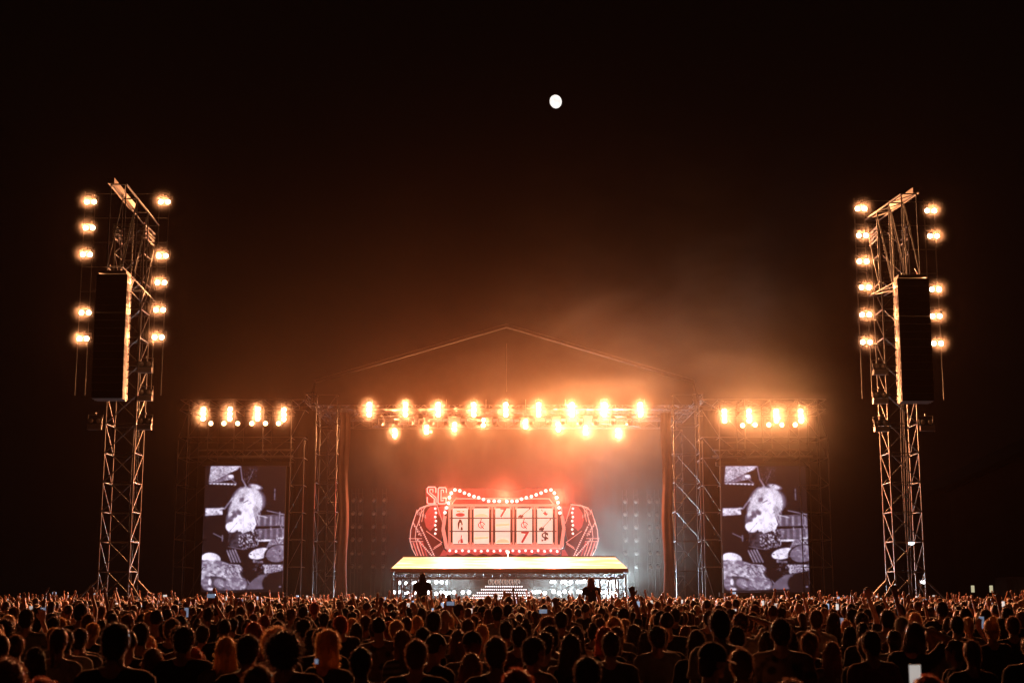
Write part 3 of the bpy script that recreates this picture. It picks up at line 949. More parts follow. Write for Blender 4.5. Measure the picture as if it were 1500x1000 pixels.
# side pods
for s in (-1, 1):
    mx_ = lambda x: x if s < 0 else 1408 - x + 0
    zq = lambda x, y, Y=YM: zp(mx_(x), y, Y)
    b = MB()
    b.prism([zq(*p, YM + .9) for p in ((205, 215), (300, 190), (385, 190), (360, 300), (335, 400), (370, 492), (200, 492), (160, 400), (172, 320))], (0, .6, 0))
    pod = b.build('side_pod', M['pod'], root)
    b = MB()
    b.prism([zq(*p, YM + .78) for p in ((250, 240), (275, 205), (318, 198), (312, 260), (300, 320), (275, 345), (252, 320), (242, 280))], (0, .1, 0)); b.build('red_shield', M['red_glow'], pod, loc=root.location)
    b = MB()
    for P in (((200, 222), (178, 300)), ((228, 215), (212, 300)), ((240, 225), (228, 290)), ((165, 340), (160, 400), (175, 440)), ((155, 388), (228, 388)), ((160, 405), (235, 405)), ((178, 412), (205, 490)), ((198, 412), (225, 490)), ((215, 412), (240, 490)), ((300, 440), (345, 410)), ((295, 450), (342, 420)), ((255, 345), (345, 410)), ((310, 190), (215, 212)), ((318, 200), (350, 300)), ((262, 200), (205, 225))):
        b.path([zq(*p, YM + .75) for p in P], .024, 5)
    b.build('neon_line', M['neon_soft'], pod, loc=root.location)
    b = MB()
    for k in range(16): b.ball(zq(222 + k * 5.2, 322 + k * 11, YM + .72), .05, 6, 4)
    for k in range(9): b.ball(zq(180 + (k % 2) * 30 + k * 4, 300 + k * 8, YM + .72), .045, 6, 4)
    for k in range(12): b.ball(zq(205 + k * 8, 395 + k * 9, YM + .72), .05, 6, 4)
    o = b.build('dotted_trim', M['chain'], pod, loc=root.location)
    for k in range(7):
        b = MB(); b.ball(zq(306 + 4 * (k % 2), 215 + k * 24, YM + .7), .07, 8, 6); b.build('bulb', M['bulb'], pod, loc=root.location)
# neon letters S C
def zs5(px, py): return at(600 + px / 9.09, 700 + py / 9.09, YM - .2)
b = MB()
b.path([zs5(*p) for p in ((348, 190), (350, 135), (335, 118), (250, 118), (235, 135), (235, 190), (330, 275), (325, 340), (250, 340), (235, 325), (235, 255))], .035)
b.path([zs5(*p) for p in ((310, 185), (312, 150), (270, 150), (268, 185), (352, 260), (352, 325), (335, 340))], .028)
b.build('neon_letter', M['neon'], root)
b = MB()
b.path([zs5(*p) for p in ((490, 190), (488, 140), (475, 125), (395, 125), (382, 140), (378, 325), (392, 340), (470, 340), (485, 325), (487, 262), (440, 262))], .035)
b.path([zs5(*p) for p in ((452, 190), (450, 155), (420, 155), (418, 300), (446, 300), (446, 285))], .028)
b.build('neon_letter', M['neon'], root)
b = MB()
for x in (384, 1024): b.tube((zp(x, 470).x, YM + 1.4, 1.5), (zp(x, 470).x, YM + 1.4, zp(x, 200).z), .12, 8)
b.tube((zp(704, 470).x, YM + 1.4, 1.5), (zp(704, 470).x, YM + 1.4, zp(704, 200).z), .12, 8)
b.build('support_post', M['black_steel'], root)
for (x, y, e_) in ((388, 152, 9000), (1010, 152, 9000), (704, 150, 9000)):
    spot('machine_bulb_glow', e_, (1, .13, .07), root, zp(x, y, YM - .3) - root.location, (-R(82), 0, 0), 150, .12)
for s in (-1, 1):          # rounded rims, strips and panels of the side wings
    zq = lambda x, y, Y=YM: zp(x if s < 0 else 1408 - x, y, Y)
    pod = [o for o in root.children if o.name.startswith('side_pod')][0 if s < 0 else 1]
    b = MB()
    b.path([zq(*p, YM + .74) for p in ((318, 192), (262, 196), (222, 210), (196, 240), (178, 290), (164, 340), (160, 400), (172, 445), (196, 490))], .028, 5)
    b.path([zq(*p, YM + .74) for p in ((250, 205), (225, 240), (210, 290), (196, 330), (190, 380), (204, 440), (226, 490))], .02, 5)
    for k in range(6):
        b.path([zq(178 + k * 9 + 3 * math.cos(t), 300 + k * 13 + 8 * math.sin(t), YM + .73) for t in np.linspace(0, 5.5, 7)], .014, 4)
        b.path([zq(205 + k * 9, 240 + k * 4 + 10 * math.sin(t), YM + .73) for t in np.linspace(0, 5.5, 5)], .014, 4)
    b.build('neon_line', M['chain'], pod, loc=root.location)
    b = MB()
    for k in range(4):
        x0 = 176 + k * 17
        b.prism([zq(*p, YM + .82) for p in ((x0, 410), (x0 + 9, 410), (x0 + 36, 492), (x0 + 27, 492))], (0, .06, 0))
    b.prism([zq(*p, YM + .80) for p in ((352, 452), (372, 452), (372, 492), (330, 492))], (0, .06, 0))
    b.prism([zq(*p, YM + .86) for p in ((322, 205), (384, 205), (362, 290), (322, 250))], (0, .03, 0))
    b.build('red_panel', M['red_glow'], pod, loc=root.location)

# ------------------------------------------------------------------ glowing platform (tilted LED deck on trusses)
YP0, YP1 = 74.0, 79.6
fl, fr = at(573, 832, YP0), at(919, 832, YP0)
bl_, br = at(591, 815.5, YP1), at(901, 815.5, YP1)
bl_.z = br.z
root = empty('led_platform', ((fl.x + fr.x) / 2, YP0, 0))
tag(root, 'platform with a glowing yellow tilted top on black truss legs before the stage', 'platform')
b = MB()
b.grid([[fl.lerp(fr, u).lerp(bl_.lerp(br, u), v) for u in np.linspace(0, 1, 30)] for v in np.linspace(0, 1, 8)], smooth=False)
lm = mat('yellow_led_deck', (.3, .25, .2), .4, emis=(1, .8, .5), estr=1, light=True)
nt = lm.node_tree
tc = nt.nodes['Texture Coordinate']; pbn = nt.nodes['Principled BSDF']
mpn = nt.nodes.new('ShaderNodeMapping'); mpn.inputs['Scale'].default_value = (.34, .95, .3)
nz = nt.nodes.new('ShaderNodeTexNoise'); nz.inputs['Scale'].default_value = 1.5; nz.inputs['Detail'].default_value = 6
nt.links.new(tc.outputs['Object'], mpn.inputs[0]); nt.links.new(mpn.outputs[0], nz.inputs[0])
rp = nt.nodes.new('ShaderNodeValToRGB')
el_ = rp.color_ramp.elements
el_[0].position = .42; el_[0].color = (1, .42, .10, 1)
el_[1].position = .585; el_[1].color = (.80, .84, .92, 1)
e = el_.new(.455); e.color = (1, .62, .20, 1)
e = el_.new(.495); e.color = (1, .76, .34, 1)
e = el_.new(.545); e.color = (1, .90, .66, 1)
nt.links.new(nz.outputs['Fac'], rp.inputs[0]); nt.links.new(rp.outputs[0], pbn.inputs['Emission Color'])
pbn.inputs['Emission Strength'].default_value = .76
b.build('led_top', lm, root)
b = MB()
dn = Vector((0, .02, -.03))
b.grid([[fl.lerp(fr, u).lerp(bl_.lerp(br, u), v) + Vector((0, 0, -.06)) for u in np.linspace(1, 0, 4)] for v in np.linspace(0, 1, 3)], smooth=False)
cz_ = fl.z
b.box(((fl.x + fr.x) / 2, YP0 + .02, cz_ - .09), (fr.x - fl.x + .1, .1, .16))
b.box(((bl_.x + br.x) / 2, YP1 + .05, bl_.z + .02), (br.x - bl_.x + .1, .08, .10))
b.build('deck_edge', mat('brown_deck_edge', (.10, .045, .03), .5, .2, scale=2), root)
b = MB()
zt0, zt1 = at(700, 838, YP0).z, at(700, 846.5, YP0).z
box_truss(b, (fl.x + .2, YP0 + .25, (zt0 + zt1) / 2), (fr.x - .2, YP0 + .25, (zt0 + zt1) / 2), .34, zt0 - zt1, 26, .05, .026)
for sx in (fl.x + .2, fr.x - .2): box_truss(b, (sx, YP0 + .3, (zt0 + zt1) / 2), (sx, YP1, (zt0 + zt1) / 2 + .1), .3, .3, 10, .04, .02)
b.build('truss', M['black_steel'], root)
for xa, xb in ((574, 582), (588, 611), (879, 892), (902, 917)):
    b = MB(); x0, x1 = at(xa, 868, YP0).x, at(xb, 868, YP0).x
    n = 5
    lattice_tower(b, x0, x1, YP0 + .08, YP0 + .45, 0, zt1, .55, .05, .022)
    b.build('leg', M['black_steel'], root)
for xa in (592, 894):
    b = MB(); x0 = at(xa, 868, YP1).x
    lattice_tower(b, x0, x0 + .4, YP1 - .5, YP1 - .1, 0, bl_.z - .15, .55, .05, .022); b.build('leg', M['black_steel'], root)
# small ornaments along the edge under the deck
b = MB()
for k in range(64):
    x = fl.x + .6 + (fr.x - fl.x - 1.2) * (k + random.uniform(-.3, .3)) / 63
    b.ball((x, YP0 + .3, zt0 + .09), .045, 6, 4)
b.build('edge_lamp_strip', mat('peach_edge_lamp', (.8, .6, .5), .4, emis=(1, .7, .62), estr=.8), root)
# microphone stand on the platform
b = MB(); p = at(744, 816, YP1 - .2); b.tube(p, p + Vector((0, 0, .25)), .03); b.ball(p + Vector((0, 0, .3)), .08, 8, 6)
o = b.build('centre_lamp', M['tung_soft'], root)

# ------------------------------------------------------------------ drum riser with rows of white dots
YR = 83.0
root = empty('drum_riser', (at(733, 868, YR).x, YR, 1.5)); tag(root, 'stepped drum riser faced with rows of white dot lights', 'riser')
for k, (xa, xb, y) in enumerate(((710, 766, 858.5), (704, 772, 863), (698, 776, 867.5), (692, 780, 871.5), (688, 784, 875.5))):
    p, q = at(xa, y, YR - k * .35), at(xb, y, YR - k * .35)
    b = MB(); b.box(((p.x + q.x) / 2, p.y + .22, p.z), (q.x - p.x + .15, .3, .16)); st = b.build('step', M['black'], root)
    b = MB(); n = int((xb - xa) / 3)
    for i in range(n): b.ball(p.lerp(q, (i + .5) / n), .038, 8, 5)
    b.build('dot_row', M['dot'], st, loc=root.location)
b = MB()
for k in range(9):
    x0, x1 = 716 + k * 5, 721 + k * 5
    c = at((x0 + x1) / 2, 852, YR + .1)
    b.path([c + Vector((math.cos(t) * .12, 0, math.sin(t) * (.16 + .05 * (k % 2)))) for t in np.linspace(-.6, 3.9, 9)], .026, 5)
    b.path([c + Vector((-.05, 0, -.2)), c + Vector((.03, 0, 0)), c + Vector((-.02, 0, .2))], .02, 5)
b.build('crest', mat('pale_filigree_crest', (.6, .55, .48), .4, .3, emis=(.9, .78, .7), estr=.16), root)
b = MB(); b.box((root.location.x, YR + 1.1, 1.95), (3.4, 1.6, .9)); b.build('base', M['black'], root)

# ------------------------------------------------------------------ white lamps under the platform
f1 = make_blinder([(0, 0)], .105, M['white_lens'], 0, 'white_lamp')
f2 = make_blinder([(-.09, .0), (.09, .0)], .085, M['white_lens'], 0, 'white_lamp')
wl = [(585, 853, 0), (594, 853, 0), (606, 853, 1), (628, 852, 0), (639, 852, 0), (647, 852, 0), (656, 852, 0), (810, 852, 1), (821, 852, 1), (828, 852, 0), (836, 852, 0), (848, 852, 1), (856, 851, 0), (881, 852, 1), (891, 851, 0), (898, 852, 0),
      (577, 867, 0), (585, 867, 0), (595, 868, 1), (607, 868, 0), (627, 867, 0), (639, 869, 0), (648, 867, 1), (656, 868, 1), (665, 867, 0), (678, 867, 0), (687, 867, 0), (782, 867, 1), (788, 866, 1), (798, 868, 0), (811, 866, 0), (819, 868, 0), (827, 866, 0), (836, 867, 0), (847, 866, 0), (854, 867, 1), (880, 867, 0), (888, 867, 0), (896, 868, 0)]
fu = {0: True, 1: True}
wl_count = {}
for (x, y, k) in wl:
    row = 'upper' if y < 860 else 'lower'
    halfs = 'left' if x < 740 else 'right'
    key_ = (row, halfs); wl_count[key_] = wl_count.get(key_, 0) + 1
    nn = wl_count[key_]
    on = ORD[nn - 1] if nn <= 12 else f'number {nn}'
    o = place(f2 if k else f1, at(x, y, 85.5 if row == 'upper' else 84.5), f'{"double" if k else "single"} white lamp under the platform, {halfs} half, {row} row, {on} from the left', 'stage lamp', 'white lamps under the platform', fu[k])
    fu[k] = False
    if nn % 3 == 1:
        spot("white_lamp_beam", 1200, COOL, o, (0, -.15, 0), (-R(90), 0, 0), 95, .08)
root = empty('lamp_bar', (0, 85.8, 1.5)); tag(root, 'thin bars on stands carrying the white lamps under the platform', 'lamp bar')
b = MB()
for y, Y in ((847, 85.6), (862, 84.6)):
    for xa, xb in ((575, 690), (780, 902)): b.tube(at(xa, y, Y), at(xb, y, Y), .025)
    for x in (577, 632, 688, 782, 840, 900):
        p = at(x, y, Y); b.tube((p.x, p.y, 1.5), p, .025)
b.build('pipe', M['black_steel'], root)

# backlight inside the stage, cool lamps on the floor behind the machine
def make_floor():
    root = empty('floor_light', (0, 0, 0))
    b = MB(); b.box((0, 0, .06), (.3, .25, .12)); b.tube((0, .1, .2), (0, -.12, .34), .12, 12); b.build('housing', M['black'], root)
    b = MB(); b.ball((0, -.12, .35), .09, 8, 6); b.build('lens', M['white_lens'], root)
    return root
fl0 = make_floor()
for i, (px, e) in enumerate(((605, 1500), (655, 1500), (820, 3000), (868, 5000), (885, 6000), (900, 6000))):
    o = place(fl0, (at(px, 868, 88.5).x, 88.5, 1.5), f'white floor light at the back of the stage, {ORD[i]} from the left', 'stage light', 'white floor lights at the back of the stage', i == 0)
    spot('floor_beam', e, COOL, o, (0, -.2, .5), (-R(150 if px > 800 else 140), 0, R(random.uniform(-30, 30))), 120, .12)

# ================================================================== PA / LIGHT TOWERS
YTW = 62.0
def tower(side):
    txt = 'left' if side < 0 else 'right'
    xf0, xf1 = (143, 188) if side < 0 else (1312, 1356)
    x0, x1 = at(xf0, 850, YTW).x, at(xf1, 850, YTW).x
    cx = (x0 + x1) / 2
    ztop = at(210 if side < 0 else 1285, 330, YTW).z
    root = empty('light_tower', (cx, YTW + .7, 0))
    tag(root, f'tall lattice tower of speakers and warm lamps standing {txt} of the stage', 'light tower', 'lattice towers in the crowd')
    b = MB(); lattice_tower(b, x0, x1, YTW, YTW + 1.45, .4, ztop, 1.27, .042, .026, flip=-side)
    b.build('mast', mat('tower_steel', (.075, .068, .064), .45, .4, scale=3), root)
    b = MB()
    for zz in (ztop, ztop - .35): box_truss(b, (cx, YTW - .1, zz - .1), (cx, YTW + 1.6, zz - .1), x1 - x0 + .1, .2, 2, .05, .03)
    b.build('head_block', M['dark_alu'], root)
    b = MB()
    for k in range(4):
        xk = cx + .25 + .07 * k
        b.path([Vector((xk + .04 * math.sin(z * .7 + k), YTW + 1.3 + .03 * math.sin(z + k * 2), z)) for z in np.linspace(.2, ztop - .3, 16)], .022, 5)
    b.build('cable_bundle', M['black'], root)
    for sx in (-1, 1):
        for sy in (0, 1):
            b = MB()
            px_, py_ = (x0 if sx < 0 else x1), (YTW if sy == 0 else YTW + 1.45)
            b.tube((px_, py_, 2.6), (px_ + sx * 2.1, py_ + (-1.6 if sy == 0 else 1.6), .1), .05)
            b.tube((px_, py_, .5), (px_ + sx * 2.1, py_ + (-1.6 if sy == 0 else 1.6), .1), .05)
            b.box((px_ + sx * 2.1, py_ + (-1.6 if sy == 0 else 1.6), .05), (.4, .4, .1)); b.build('outrigger', M['steel'], root)
    # boom towards the audience
    tip = at(174, 270, 57) if side < 0 else at(1331, 284, 57)
    bas = at(222, 330, YTW) if side < 0 else at(1278, 322, YTW)
    b = MB()
    hgt = 3.5
    d = (bas - tip); d.z = 0; d.normalize(); sv = Vector((-d.y, d.x, 0)) * .32
    ends = []
    n = 3
    for k in range(n + 1):
        p = tip.lerp(bas, k / n)
        ends.append((p - sv, p + sv, p - sv - Vector((0, 0, hgt)), p + sv - Vector((0, 0, hgt))))
    for a, c in zip(ends, ends[1:]):
        for i in range(4): b.tube(a[i], c[i], .018 if i > 1 else .035)
        for i, j in ((0, 2), (1, 3)): b.tube(a[j], c[i], .026)
        b.tube(a[0], c[1], .025); b.tube(a[2], c[3], .025)
    for a in ends:
        for i, j in ((0, 1), (2, 3), (0, 2), (1, 3)): b.tube(a[i], a[j], .03)
    b.build('boom', mat('matt_black_truss', (.010, .009, .0085), .8, 0, scale=4), root)
    b = MB()
    up = Vector((0, 0, .16))
    t2, b2_ = tip + up, tip.lerp(bas, .62) + up
    rot = (b2_ - t2).to_track_quat('Y', 'Z').to_matrix()
    b.box((t2 + b2_) / 2 - sv * side, (.26, (b2_ - t2).length, .24), rot=rot); b.build('beam_cover', mat('pale_tarpaulin', (.20, .16, .13), .8, scale=4, bump=.5, var=.6), root)
    # side lamp pipes
    lpL = ([(128, 288), (120, 505)], [(237, 288), (231, 505)]) if side < 0 else ([(1261, 298), (1269, 510)], [(1364, 300), (1373, 512)])
    for (pa, pb2) in lpL:
        p, q = at(*pa, YTW - .2), at(*pb2, YTW - .2); x = (p.x + q.x) / 2
        b = MB()
        for s in (-.22, .22): b.tube((x + s, YTW + .05, p.z + .3), (x + s, YTW + .05, q.z - 2.2), .02)
        for k in range(7):
            z = q.z + (p.z - q.z) * k / 6
            b.tube((x - .22, YTW + .05, z + .2), (x + .22, YTW + .05, z + .2), .016)
            b.tube((x, YTW + .06, z + .2), (cx, YTW + .06, z + .2), .016)
        b.build('lamp_frame', M['dark_alu'], root)
    # speaker array
    pl, pr = (at(145, 404, 57), at(190, 404, 57)) if side < 0 else (at(1311, 410, 57), at(1357, 410, 57))
    zb = at(160, 585, 57).z if side < 0 else at(1340, 589, 57).z
    axx = (pl.x + pr.x) / 2; wd = pr.x - pl.x
    ar = empty('speaker_array', (axx, 57, zb)); tag(ar, f'long black hanging column of speaker cabinets on the {txt} light tower', 'speaker array', 'hanging speaker columns')
    N = 16
    hc = (pl.z - zb) / N
    cabm = MB()
    x_, y_, z_ = wd / 2, .32, hc * .496
    cabm.add([(-x_, -y_, -z_), (x_, -y_, -z_), (x_ * .93, y_ + .1, -z_ * .8), (-x_ * .93, y_ + .1, -z_ * .8), (-x_, -y_, z_), (x_, -y_, z_), (x_ * .93, y_ + .1, z_ * .8), (-x_ * .93, y_ + .1, z_ * .8)], ((0, 3, 2, 1), (4, 5, 6, 7), (1, 2, 6, 5), (2, 3, 7, 6), (3, 0, 4, 7)))
    cabm.add([(-x_, -y_, -z_), (x_, -y_, -z_), (x_, -y_, z_), (-x_, -y_, z_)], ((0, 1, 2, 3),), 1)
    for s in (-1, 1):
        for dy in (-.2, .0, .25): cabm.box((s * (x_ + .012), dy, 0), (.03, .06, z_ * 1.7), 2)
        cabm.box((s * (x_ + .01), .1, z_ * .4), (.03, .35, .04), 2)
    cme = cabm.mesh('cabinet', [M['cabinet'], M['grille'], M['steel']])
    for k in range(N):
        o = bpy.data.objects.new('cabinet', cme); col.objects.link(o); o.parent = ar
        o.location = (0, .06 * (k / N) ** 2 * 2, (N - k - .5) * hc)
        o.rotation_euler = (R(-(k / N) * 5), 0, 0)
    b = MB(); b.box((axx, 57.05, pl.z + .1), (wd * .9, .7, .12))
    for s in (-.4, .4): b.tube((axx + s, 57.05, pl.z + .1), (axx + s * .5, 57.05, pl.z + .5), .02)
    b.build('fly_frame', M['steel'], ar)

tower(-1); tower(1)

LT_L = [(133, 296), (131, 334), (127, 373), (125, 458), (122, 496)]
LT_R = [(241, 296), (238, 375), (236, 414), (234, 454), (232, 494)]
RT_L = [(1261, 306), (1263, 345), (1264, 383), (1267, 421), (1268, 461), (1269, 501)]
RT_R = [(1363, 309), (1367, 346), (1370, 424), (1371, 463), (1373, 503)]
b3 = make_blinder([(-.16, 0), (.16, 0)], .105, M['tung'], E_TOWER, cone=138)
first = True
for txt, L in (('outer side of the left tower', LT_L), ('stage side of the left tower', LT_R), ('stage side of the right tower', RT_L), ('outer side of the right tower', RT_R)):
    for i, (x, y) in enumerate(L):
        place(b3, at(x, y, YTW - .2), f'lit lamp pair on the {txt}, {ORD[i]} from the top', 'blinder light', 'lit lamp pairs on the towers', first); first = False
bo = make_blinder([(-.16, 0), (.16, 0)], .105, M['offlens'], 0)
b = MB(); b.box((0, .02, -.28), (.62, .3, .22)); b.tube((.34, .0, -.42), (.34, .0, .0), .02)
b.build('ballast_box', M['cabinet'], bo)
first = True
for txt, L in (('left tower, stage side', [(213, 533), (213, 574), (212, 616)]), ('left tower, outer side below the speakers', [(139, 616)]), ('right tower, stage side', [(1289, 536), (1289, 578), (1291, 619)]), ('right tower, outer side below the speakers', [(1357, 618)])):
    for i, (x, y) in enumerate(L):
        o = place(bo, at(x, y, YTW - .1), f'unlit lamp pair with a box on the {txt}' + (f', {ORD[i]} from the top' if len(L) > 1 else ''), 'blinder light', 'unlit lamp pairs on the towers', first); first = False
for (x, y, r_, lab) in ((1335, 795, .07, 'tiny white work lamp glowing midway up the right tower'), (1353, 852, .07, 'tiny white work lamp glowing near the foot of the right tower')):
    p = at(x, y, YTW + .6)
    root = empty('work_lamp', p); tag(root, lab, 'work lamp')
    b = MB(); b.ball(p, r_, 10, 6, rx=(r_ * 1.8, r_, r_)); b.build('bulb', M['white_lens'], root)
    b = MB(); b.box(p + Vector((0, .09, 0)), (.26, .08, .2)); b.tube(p + Vector((0, .1, 0)), p + Vector((0, .1, .3)), .015); b.build('housing', M['black'], root)

# ------------------------------------------------------------------ building and container on the right
root = empty('grandstand_building', (46, 118, 0)); tag(root, 'dark building with a sloping roof and two lit windows right of the tower', 'building')
bx0, bx1 = at(1400, 868, 110).x, at(1640, 868, 110).x
zr0, zr1 = at(1390, 720, 110).z, at(1500, 668, 110).z
b = MB(); b.prism([(bx0, 110, 0), (bx1, 110, 0), (bx1, 110, zr1 + 3), (bx0, 110, zr0)], (0, 14, 0)); b.build('wall', M['wall'], root)
b = MB(); b.prism([(bx0 - .8, 109, zr0 - .1), (bx1, 109, zr1 + 3.1), (bx1, 109, zr1 + 3.6), (bx0 - .8, 109, zr0 + .3)], (0, 16, 0)); b.build('roof', M['roofskin'], root)
for x in (1425, 1452):
    p = at(x, 862, 109.9)
    b = MB()
    for s in (-.16, .16): b.box((p.x + s, 109.93, p.z), (.05, .1, .60))
    for s in (-.28, .28): b.box((p.x, 109.93, p.z + s), (.37, .1, .05))
    wf = b.build('window', M['black_steel'], root)
    b = MB(); b.box((p.x, 109.96, p.z), (.28, .04, .52)); b.build('pane', M['window'], wf, loc=root.location)
root = empty('shipping_container', at(1484, 868, 100)); root.location.z = 0; tag(root, 'pale container standing before the dark building at the right edge', 'container')
xa, xb = at(1476, 868, 100).x, at(1512, 868, 100).x; zc = at(1480, 845, 100).z
b = MB()
b.grid([[Vector((x, 100 + (.03 if (i // 2) % 2 else 0), z)) for i, x in enumerate(np.linspace(xa, xb, 40))] for z in (0, zc)], smooth=False)
b.box(((xa + xb) / 2, 101.3, zc / 2), (xb - xa, 2.4, zc)); b.build('shell', M['tin'], root)
b = MB()
for x in (xa + .05, xb - .05): b.box((x, 100 - .03, zc / 2), (.12, .1, zc))
b.box(((xa + xb) / 2, 99.97, zc - .05), (xb - xa, .1, .12)); b.build('corner_frame', M['tin'], root)

# ================================================================== PEOPLE
SKIN = [mat('skin_light', (.52, .27, .18), .55, var=.08, scale=20), mat('skin_tan', (.38, .18, .11), .55, var=.08, scale=20), mat('skin_brown', (.22, .11, .065), .5, var=.08, scale=20)]


def hair_mat(name, base):
    m = mat(name, base, rough=.38, sheen=.3, var=.35, scale=30)
    nt = m.node_tree
    b = nt.nodes['Principled BSDF']
    out = nt.nodes['Material Output']
    tr = nt.nodes.new('ShaderNodeBsdfTranslucent')
    tr.inputs[0].default_value = (*[min(1, c * 2.2 + .05) for c in base], 1)
    ms = nt.nodes.new('ShaderNodeMixShader'); ms.inputs[0].default_value = .46
    nt.links.new(b.outputs[0], ms.inputs[1]); nt.links.new(tr.outputs[0], ms.inputs[2]); nt.links.new(ms.outputs[0], out.inputs[0])
    return m

HAIR = dict(dark=hair_mat('dark_hair', (.055, .027, .018)), brown=hair_mat('brown_hair', (.15, .065, .035)), blonde=hair_mat('blonde_hair', (.42, .24, .11)), red=hair_mat('red_hair', (.26, .06, .03)), grey=hair_mat('grey_hair', (.28, .24, .21)))
TOPS = {
    'k': ('black T-shirt', cloth('black_cotton', (.018, .017, .018))), 'g': ('grey T-shirt', cloth('grey_cotton', (.16, .15, .15))),
    'w': ('pale T-shirt', cloth('pale_cotton', (.42, .38, .34))), 'r': ('dark red T-shirt', cloth('dark_red_cotton', (.16, .03, .025))),
    'n': ('navy T-shirt', cloth('navy_cotton', (.03, .035, .07))), 'f': ('patterned shirt', cloth('floral_cotton', (.03, .025, .025), 'dots', (.20, .13, .10), 9)),
    'c': ('checked shirt', cloth('checked_cotton', (.05, .02, .02), 'check', (.16, .10, .08), 16)), 's': ('striped top', cloth('striped_cotton', (.05, .04, .04), 'stripe', (.26, .20, .17), 5)),
    't': ('black tank top', cloth('black_jersey', (.02, .018, .02))), 'd': ('pale print dress', cloth('print_viscose', (.24, .17, .13), 'dots', (.10, .05, .04), 14))}
TROUSERS = [cloth('blue_denim', (.05, .07, .12)), cloth('black_denim', (.02, .02, .022)), cloth('sand_chino', (.20, .15, .10))]
CAPM = cloth('black_cap_cotton', (.02, .02, .02))


def cap(mb, p, q, r, r2=None, n=12):
    r2 = r if r2 is None else r2
    mb.tube(p, q, r, n, r2=r2); mb.ball(p, r, n, 8); mb.ball(q, r2, n, 8)


def remesh(mb, voxel, smooth=4, ratio=.4, name='body'):
    me = mb.mesh('tmp', [])
    o = bpy.data.objects.new('tmp', me)
    col.objects.link(o)
    m = o.modifiers.new('r', 'REMESH'); m.mode = 'VOXEL'; m.voxel_size = voxel; m.use_smooth_shade = True
    if smooth:
        m = o.modifiers.new('s', 'SMOOTH'); m.factor = .5; m.iterations = smooth
    if ratio < 1:
        m = o.modifiers.new('d', 'DECIMATE'); m.ratio = ratio
    dg = bpy.context.evaluated_depsgraph_get()
    out = bpy.data.meshes.new_from_object(o.evaluated_get(dg))
    bpy.data.objects.remove(o)
    bpy.data.meshes.remove(me)
    out.name = name
    return out

# arms: (elbow, wrist, hand direction, palm normal), for the right side (x > 0); mirrored for the left
ARM = {
    'down': ((.265, -.03, 1.11), (.275, .05, .87), (.0, .12, -1), (-1, .2, 0)),
    'bent': ((.265, -.04, 1.12), (.16, .20, 1.05), (-.6, .7, .1), (0, -.3, -1)),
    'fold': ((.255, .03, 1.12), (.02, .20, 1.16), (-1, .1, .1), (0, -1, 0)),
    'hip': ((.34, -.09, 1.13), (.19, .02, 1.0), (-.5, .6, -.5), (-.8, -.3, 0)),
    'up': ((.30, .08, 1.60), (.25, .12, 1.86), (.0, .15, 1), (0, 1, 0)),
    'high': ((.22, .08, 1.66), (.14, .12, 1.93), (-.1, .2, 1), (0, 1, 0)),
    'phone': ((.23, .20, 1.32), (.075, .36, 1.58), (-.1, .1, 1), (0, -1, 0)),
    'phone_high': ((.22, .18, 1.58), (.06, .28, 1.82), (-.1, .1, 1), (0, -1, 0)),
    'head': ((.33, .10, 1.62), (.13, .02, 1.70), (-.8, -.2, .3), (-.3, 0, -1)),
    'hold': ((.25, .08, 1.12), (.12, .22, 1.22), (-.3, .5, .6), (-.6, -.4, 0)),
}
POSES = {'stand': ('down', 'down'), 'relaxed': ('bent', 'down'), 'folded': ('fold', 'fold'), 'hips': ('hip', 'down'), 'one_up': ('high', 'down'), 'both_up': ('up', 'high'),
         'filming': ('phone', 'bent'), 'filming_high': ('phone_high', 'phone_high'), 'hand_on_head': ('head', 'hold'), 'cheer': ('up', 'bent'), 'ride': ('down', 'down'), 'carry': ('hold', 'hold')}
POSE_TXT = {'stand': '', 'relaxed': ' with one arm bent', 'folded': ' with arms folded', 'hips': ' with a hand on the hip', 'one_up': ' with one arm raised', 'both_up': ' with both arms raised',
            'filming': ' holding up a phone', 'filming_high': ' filming with raised hands', 'hand_on_head': ' with a hand on the head', 'cheer': ' with one arm raised', 'ride': '', 'carry': ''}


def hand(mb, wrist, d, nrm, s):
    d = Vector(d).normalized(); nrm = Vector(nrm); nrm = (nrm - d * nrm.dot(d)).normalized()
    lat = d.cross(nrm) * s
    wv = Vector(wrist)
    for t in (-.022, 0, .022): cap(mb, wv + d * .01 + lat * t * .7, wv + d * .085 + lat * t * 1.25, .0165, .0145, 8)
    for k, L in enumerate((.066, .076, .070, .054)):
        t = -.033 + k * .022
        a = wv + d * .09 + lat * t
        b_ = a + d * L * .55 + nrm * .010 + lat * t * .2
        c = b_ + d * L * .42 + nrm * .026
        cap(mb, a, b_, .0102, .0095, 8); cap(mb, b_, c, .0095, .0082, 8)
    a = wv + d * .03 - lat * .028
    b_ = a + d * .035 - lat * .032 + nrm * .012
    c = b_ + d * .032 - lat * .006 + nrm * .012
    cap(mb, a, b_, .014, .0115, 8); cap(mb, b_, c, .0115, .0095, 8)


def arm_pts(key, s):
    e, w_, d, n = ARM[key]
    mx = lambda v: Vector((v[0] * s, v[1], v[2]))
    return mx((.195, -.012, 1.405)), mx(e), mx(w_), mx(d), mx(n)


def legs(pose):
    if pose == 'ride':
        return [[(.09 * s, .0, .92), (.16 * s, .36, .90), (.15 * s, .36, .50), (.15 * s, .48, .46)] for s in (-1, 1)]
    return [[(.092 * s, 0, .90), (.105 * s, .015, .50), (.115 * s, -.02, .09), (.135 * s, .13, .045)] for s in (-1, 1)]


